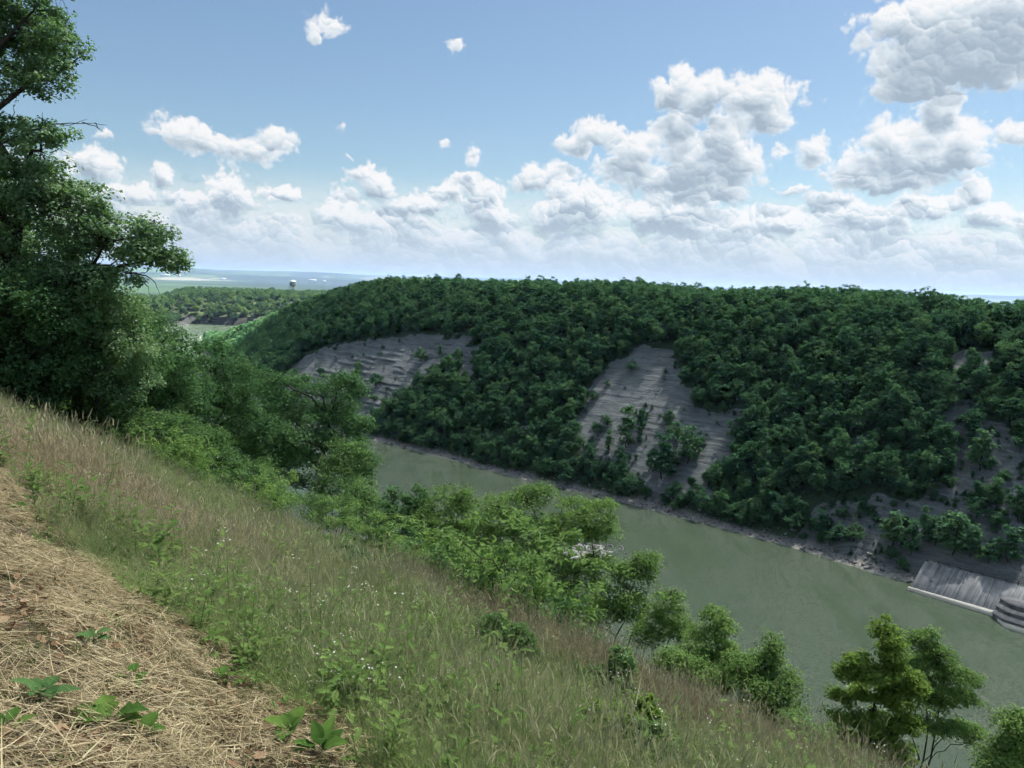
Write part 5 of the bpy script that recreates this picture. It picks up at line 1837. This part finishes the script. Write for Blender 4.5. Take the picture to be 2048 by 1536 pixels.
M['stone'] = mat_stone()
g = np.linspace(-1, 1, 41)
ga, gb = np.meshgrid(g, g, indexing='ij')
hh = 0.34 * (1 - (ga ** 2 + gb ** 2)) + 0.22 * fbm(ga * 4, gb * 4, 401, 3)
U_, S_ = 133 + ga * 9.5, 165.5 + gb * 13
xx, yy = us(U_, S_)
gb_o = obj('gravel_bar', mesh_np('gravel_bar', np.stack([xx, yy, WATER_Z - 0.22 + hh], -1).reshape(-1, 3), grid_faces(41, 41), True), M['stone'])
tag(gb_o, kind='structure')
stones = []
for i_ in range(5):
    r = np.random.default_rng(420 + i_)
    th, ph = np.meshgrid(np.linspace(0, 2 * np.pi, 7, endpoint=False), np.linspace(-1.3, 1.4, 5), indexing='ij')
    rad = 1 + r.normal(size=th.shape) * 0.13
    v = np.stack([np.cos(th) * np.cos(ph) * rad * 1.3, np.sin(th) * np.cos(ph) * rad, np.sin(ph) * rad * 0.55], -1)
    i = np.arange(35).reshape(7, 5)
    j = np.roll(i, -1, axis=0)
    f = np.stack([i[:, :-1], j[:, :-1], j[:, 1:], i[:, 1:]], -1).reshape(-1, 4)
    me = mesh_np('stone', v.reshape(-1, 3), f)
    me.materials.append(M['stone'])
    stones.append(me)
rngR = np.random.default_rng(8)
u1 = rngR.uniform(30, 330, 2600)
t1 = rngR.normal(3.0, 1.7, 2600)
s1 = toe_far(u1) + t1
z1 = z_far(u1, s1)
u1 = np.concatenate([u1, 133 + rngR.normal(size=420) * 4.2])
s1 = np.concatenate([s1, 165.5 + rngR.normal(size=420) * 5.5])
z1 = np.concatenate([z1, np.full(420, WATER_Z + 0.02)])
x1, y1 = us(u1, s1)
n = len(u1)
f_ = np.clip(rngR.lognormal(-1.5, 0.55, n), 0.08, 0.8)
scatter('shore_stones', np.stack([x1, y1, z1], -1), np.stack([rngR.normal(0, 0.3, n), rngR.normal(0, 0.3, n), rngR.uniform(0, 6.28, n)], -1),
        np.stack([f_, f_, f_], -1), rngR.integers(0, 5, n), stones, 'pale stones along the shore of the river', 'stones')

# ------------------------------------------------------------------ the water tower on the far hill
M['tower'] = mat_plain('pale_green_tower_paint', (0.20, 0.28, 0.26), 0.5, 0.06, 0.4)
M['tower_roof'] = mat_plain('white_tower_roof_paint', (0.28, 0.36, 0.34), 0.5, 0.04, 0.4)
M['tower_leg'] = mat_plain('grey_green_tower_steel', (0.12, 0.15, 0.15), 0.5, 0.06, 0.4)


def lathe(prof, n=28):
    p = np.array(prof, float)
    th = np.linspace(0, 2 * np.pi, n, endpoint=False)
    v = np.stack([p[:, 0][:, None] * np.cos(th), p[:, 0][:, None] * np.sin(th), np.repeat(p[:, 1][:, None], n, 1)], -1)
    i = np.arange(len(p) * n).reshape(len(p), n)
    j = np.roll(i, -1, axis=1)
    return v.reshape(-1, 3), [np.stack([i[:-1], j[:-1], j[1:], i[1:]], -1).reshape(-1, 4)]


yT = 1450.0
d = ray(586, 575)
xT, zTop = d.x * yT, ray(586, 560).z * yT
zG = float(z_land(xT, yT))
tw = thing('water_tower', 'pale green water tower with white cone roof on the far hill', 'water tower', (xT, yT, zG))
h = zTop - zG
tank = part('tank', lathe([(0.05, h - 12.6), (2.6, h - 12.2), (4.6, h - 11.0), (5.7, h - 9.2), (5.9, h - 8.6), (5.9, h - 3.0)]), M['tower'], tw)
part('roof', lathe([(6.3, h - 3.0), (6.2, h - 2.7), (3.4, h - 1.1), (0.6, h - 0.1), (0.05, h + 0.5)]), M['tower_roof'], tw)
part('balcony', lathe([(5.85, h - 8.7), (6.9, h - 8.7), (6.9, h - 7.6), (6.8, h - 7.6), (6.8, h - 8.5), (5.85, h - 8.5)]), M['tower_leg'], tw)
part('riser', lathe([(0.9, 0), (0.9, h - 12.2)], 14), M['tower_leg'], tw)
for k in range(6):
    a = k * math.pi / 3 + 0.3
    part('leg', beam((math.cos(a) * 7.6, math.sin(a) * 7.6, 0), (math.cos(a) * 5.7, math.sin(a) * 5.7, h - 8.8), 0.75, 0.75), M['tower_leg'], tw)
    a2 = a + math.pi / 3
    zb = (h - 9) * 0.5
    part('brace', beam((math.cos(a) * 6.6, math.sin(a) * 6.6, zb), (math.cos(a2) * 6.6, math.sin(a2) * 6.6, zb), 0.4, 0.4), M['tower_leg'], tw)

# ------------------------------------------------------------------ white farm buildings far out in the valley
M['shed_wall'] = mat_plain('white_sheet_walls', (0.30, 0.31, 0.31), 0.6, 0.05, 0.02)
M['shed_roof'] = mat_plain('pale_metal_roof', (0.36, 0.37, 0.37), 0.5, 0.05, 0.02)
for (px_, py_, wpx, lb) in ((330, 552, 18, 'long white farm shed leftmost in the hazy valley'), (357, 553, 8, 'short white farm shed beside the leftmost long one'),
                            (447, 560, 8, 'small white farm building on the pale field'), (625, 562, 15, 'long white building right of the water tower'),
                            (648, 564, 7, 'small white building right of the long one past the tower')):
    d = ray(px_, py_)
    y = np.linspace(2600, 17000, 6000)
    zt = z_land(d.x * y, y)
    k = int(np.argmax(d.z * y <= zt))
    if k == 0:
        k = int(np.argmin(zt - d.z * y < 0))
    yy_ = float(y[k])
    W = wpx * yy_ / F_PX
    t = thing('farm_shed', lb, 'building', (d.x * yy_, yy_, float(zt[k]) - 1.0), 0.05, 'white farm buildings in the valley')
    D_ = W * 0.35
    hw = 2.2 * yy_ / F_PX
    part('wall', prism([(-W / 2, -D_ / 2), (W / 2, -D_ / 2), (W / 2, D_ / 2), (-W / 2, D_ / 2)], 0, hw), M['shed_wall'], t)
    rv = np.array([(-W / 2 - 1, -D_ / 2 - 1, hw), (W / 2 + 1, -D_ / 2 - 1, hw), (W / 2 + 1, D_ / 2 + 1, hw), (-W / 2 - 1, D_ / 2 + 1, hw),
                   (-W / 2 - 1, 0, hw * 1.7), (W / 2 + 1, 0, hw * 1.7)])
    part('roof', (rv, [np.array([(0, 1, 5, 4), (2, 3, 4, 5), (3, 2, 1, 0)]), np.array([(0, 4, 3), (1, 2, 5)])]), M['shed_roof'], t)

# ------------------------------------------------------------------ a soaring bird before the left scarp
M['feather'] = mat_plain('black_brown_feathers', (0.025, 0.022, 0.02), 0.8)
d = ray(700, 737)
brd = thing('bird', 'dark soaring bird before the left shale scarp', 'bird', (d.x * 205, 205, d.z * 205), 0.6)
brd.rotation_euler = (0.5, 0.35, 0.9)
th, ph = np.meshgrid(np.linspace(0, 2 * np.pi, 10, endpoint=False), np.linspace(0, 1, 9), indexing='ij')
rad = np.sin(np.pi * np.clip(ph, 0.02, 0.98)) ** 0.7 * np.where(ph > 0.8, 0.55, 1.0)
v = np.stack([ph * 0.75 - 0.38, np.cos(th) * rad * 0.11, np.sin(th) * rad * 0.09], -1)
i = np.arange(90).reshape(10, 9)
j = np.roll(i, -1, axis=0)
part('body', (v.reshape(-1, 3), [np.stack([i[:, :-1], j[:, :-1], j[:, 1:], i[:, 1:]], -1).reshape(-1, 4)]), M['feather'], brd)
for sgn in (-1, 1):
    n_ = 9
    t_ = np.linspace(0, 1, n_)
    lead = np.stack([0.12 - 0.10 * t_ ** 2, sgn * (0.05 + 0.85 * t_), 0.04 + 0.16 * t_], -1)
    trail = lead + np.stack([-(0.34 - 0.14 * t_) * np.where(np.arange(n_) % 2, 1.0, 0.9), 0 * t_, -0.02 + 0 * t_], -1)
    v = np.concatenate([lead, trail, lead - (0, 0, 0.02), trail - (0, 0, 0.012)])
    a = np.arange(n_ - 1)
    f = [np.stack([a, a + 1, a + 1 + n_, a + n_], -1), np.stack([a + 2 * n_, a + 3 * n_, a + 1 + 3 * n_, a + 1 + 2 * n_], -1),
         np.stack([a, a + 2 * n_, a + 1 + 2 * n_, a + 1], -1), np.stack([a + n_, a + 1 + n_, a + 1 + 3 * n_, a + 3 * n_], -1)]
    part('wing', (v, [np.concatenate(f)]), M['feather'], brd)
tv = np.array([(-0.34, -0.03, 0), (-0.34, 0.03, 0), (-0.62, 0.12, 0), (-0.62, -0.12, 0), (-0.34, -0.03, -0.02), (-0.34, 0.03, -0.02), (-0.62, 0.12, -0.015), (-0.62, -0.12, -0.015)])
part('tail', (tv, [np.array([(0, 1, 2, 3), (7, 6, 5, 4), (0, 4, 5, 1), (1, 5, 6, 2), (2, 6, 7, 3), (3, 7, 4, 0)])]), M['feather'], brd)
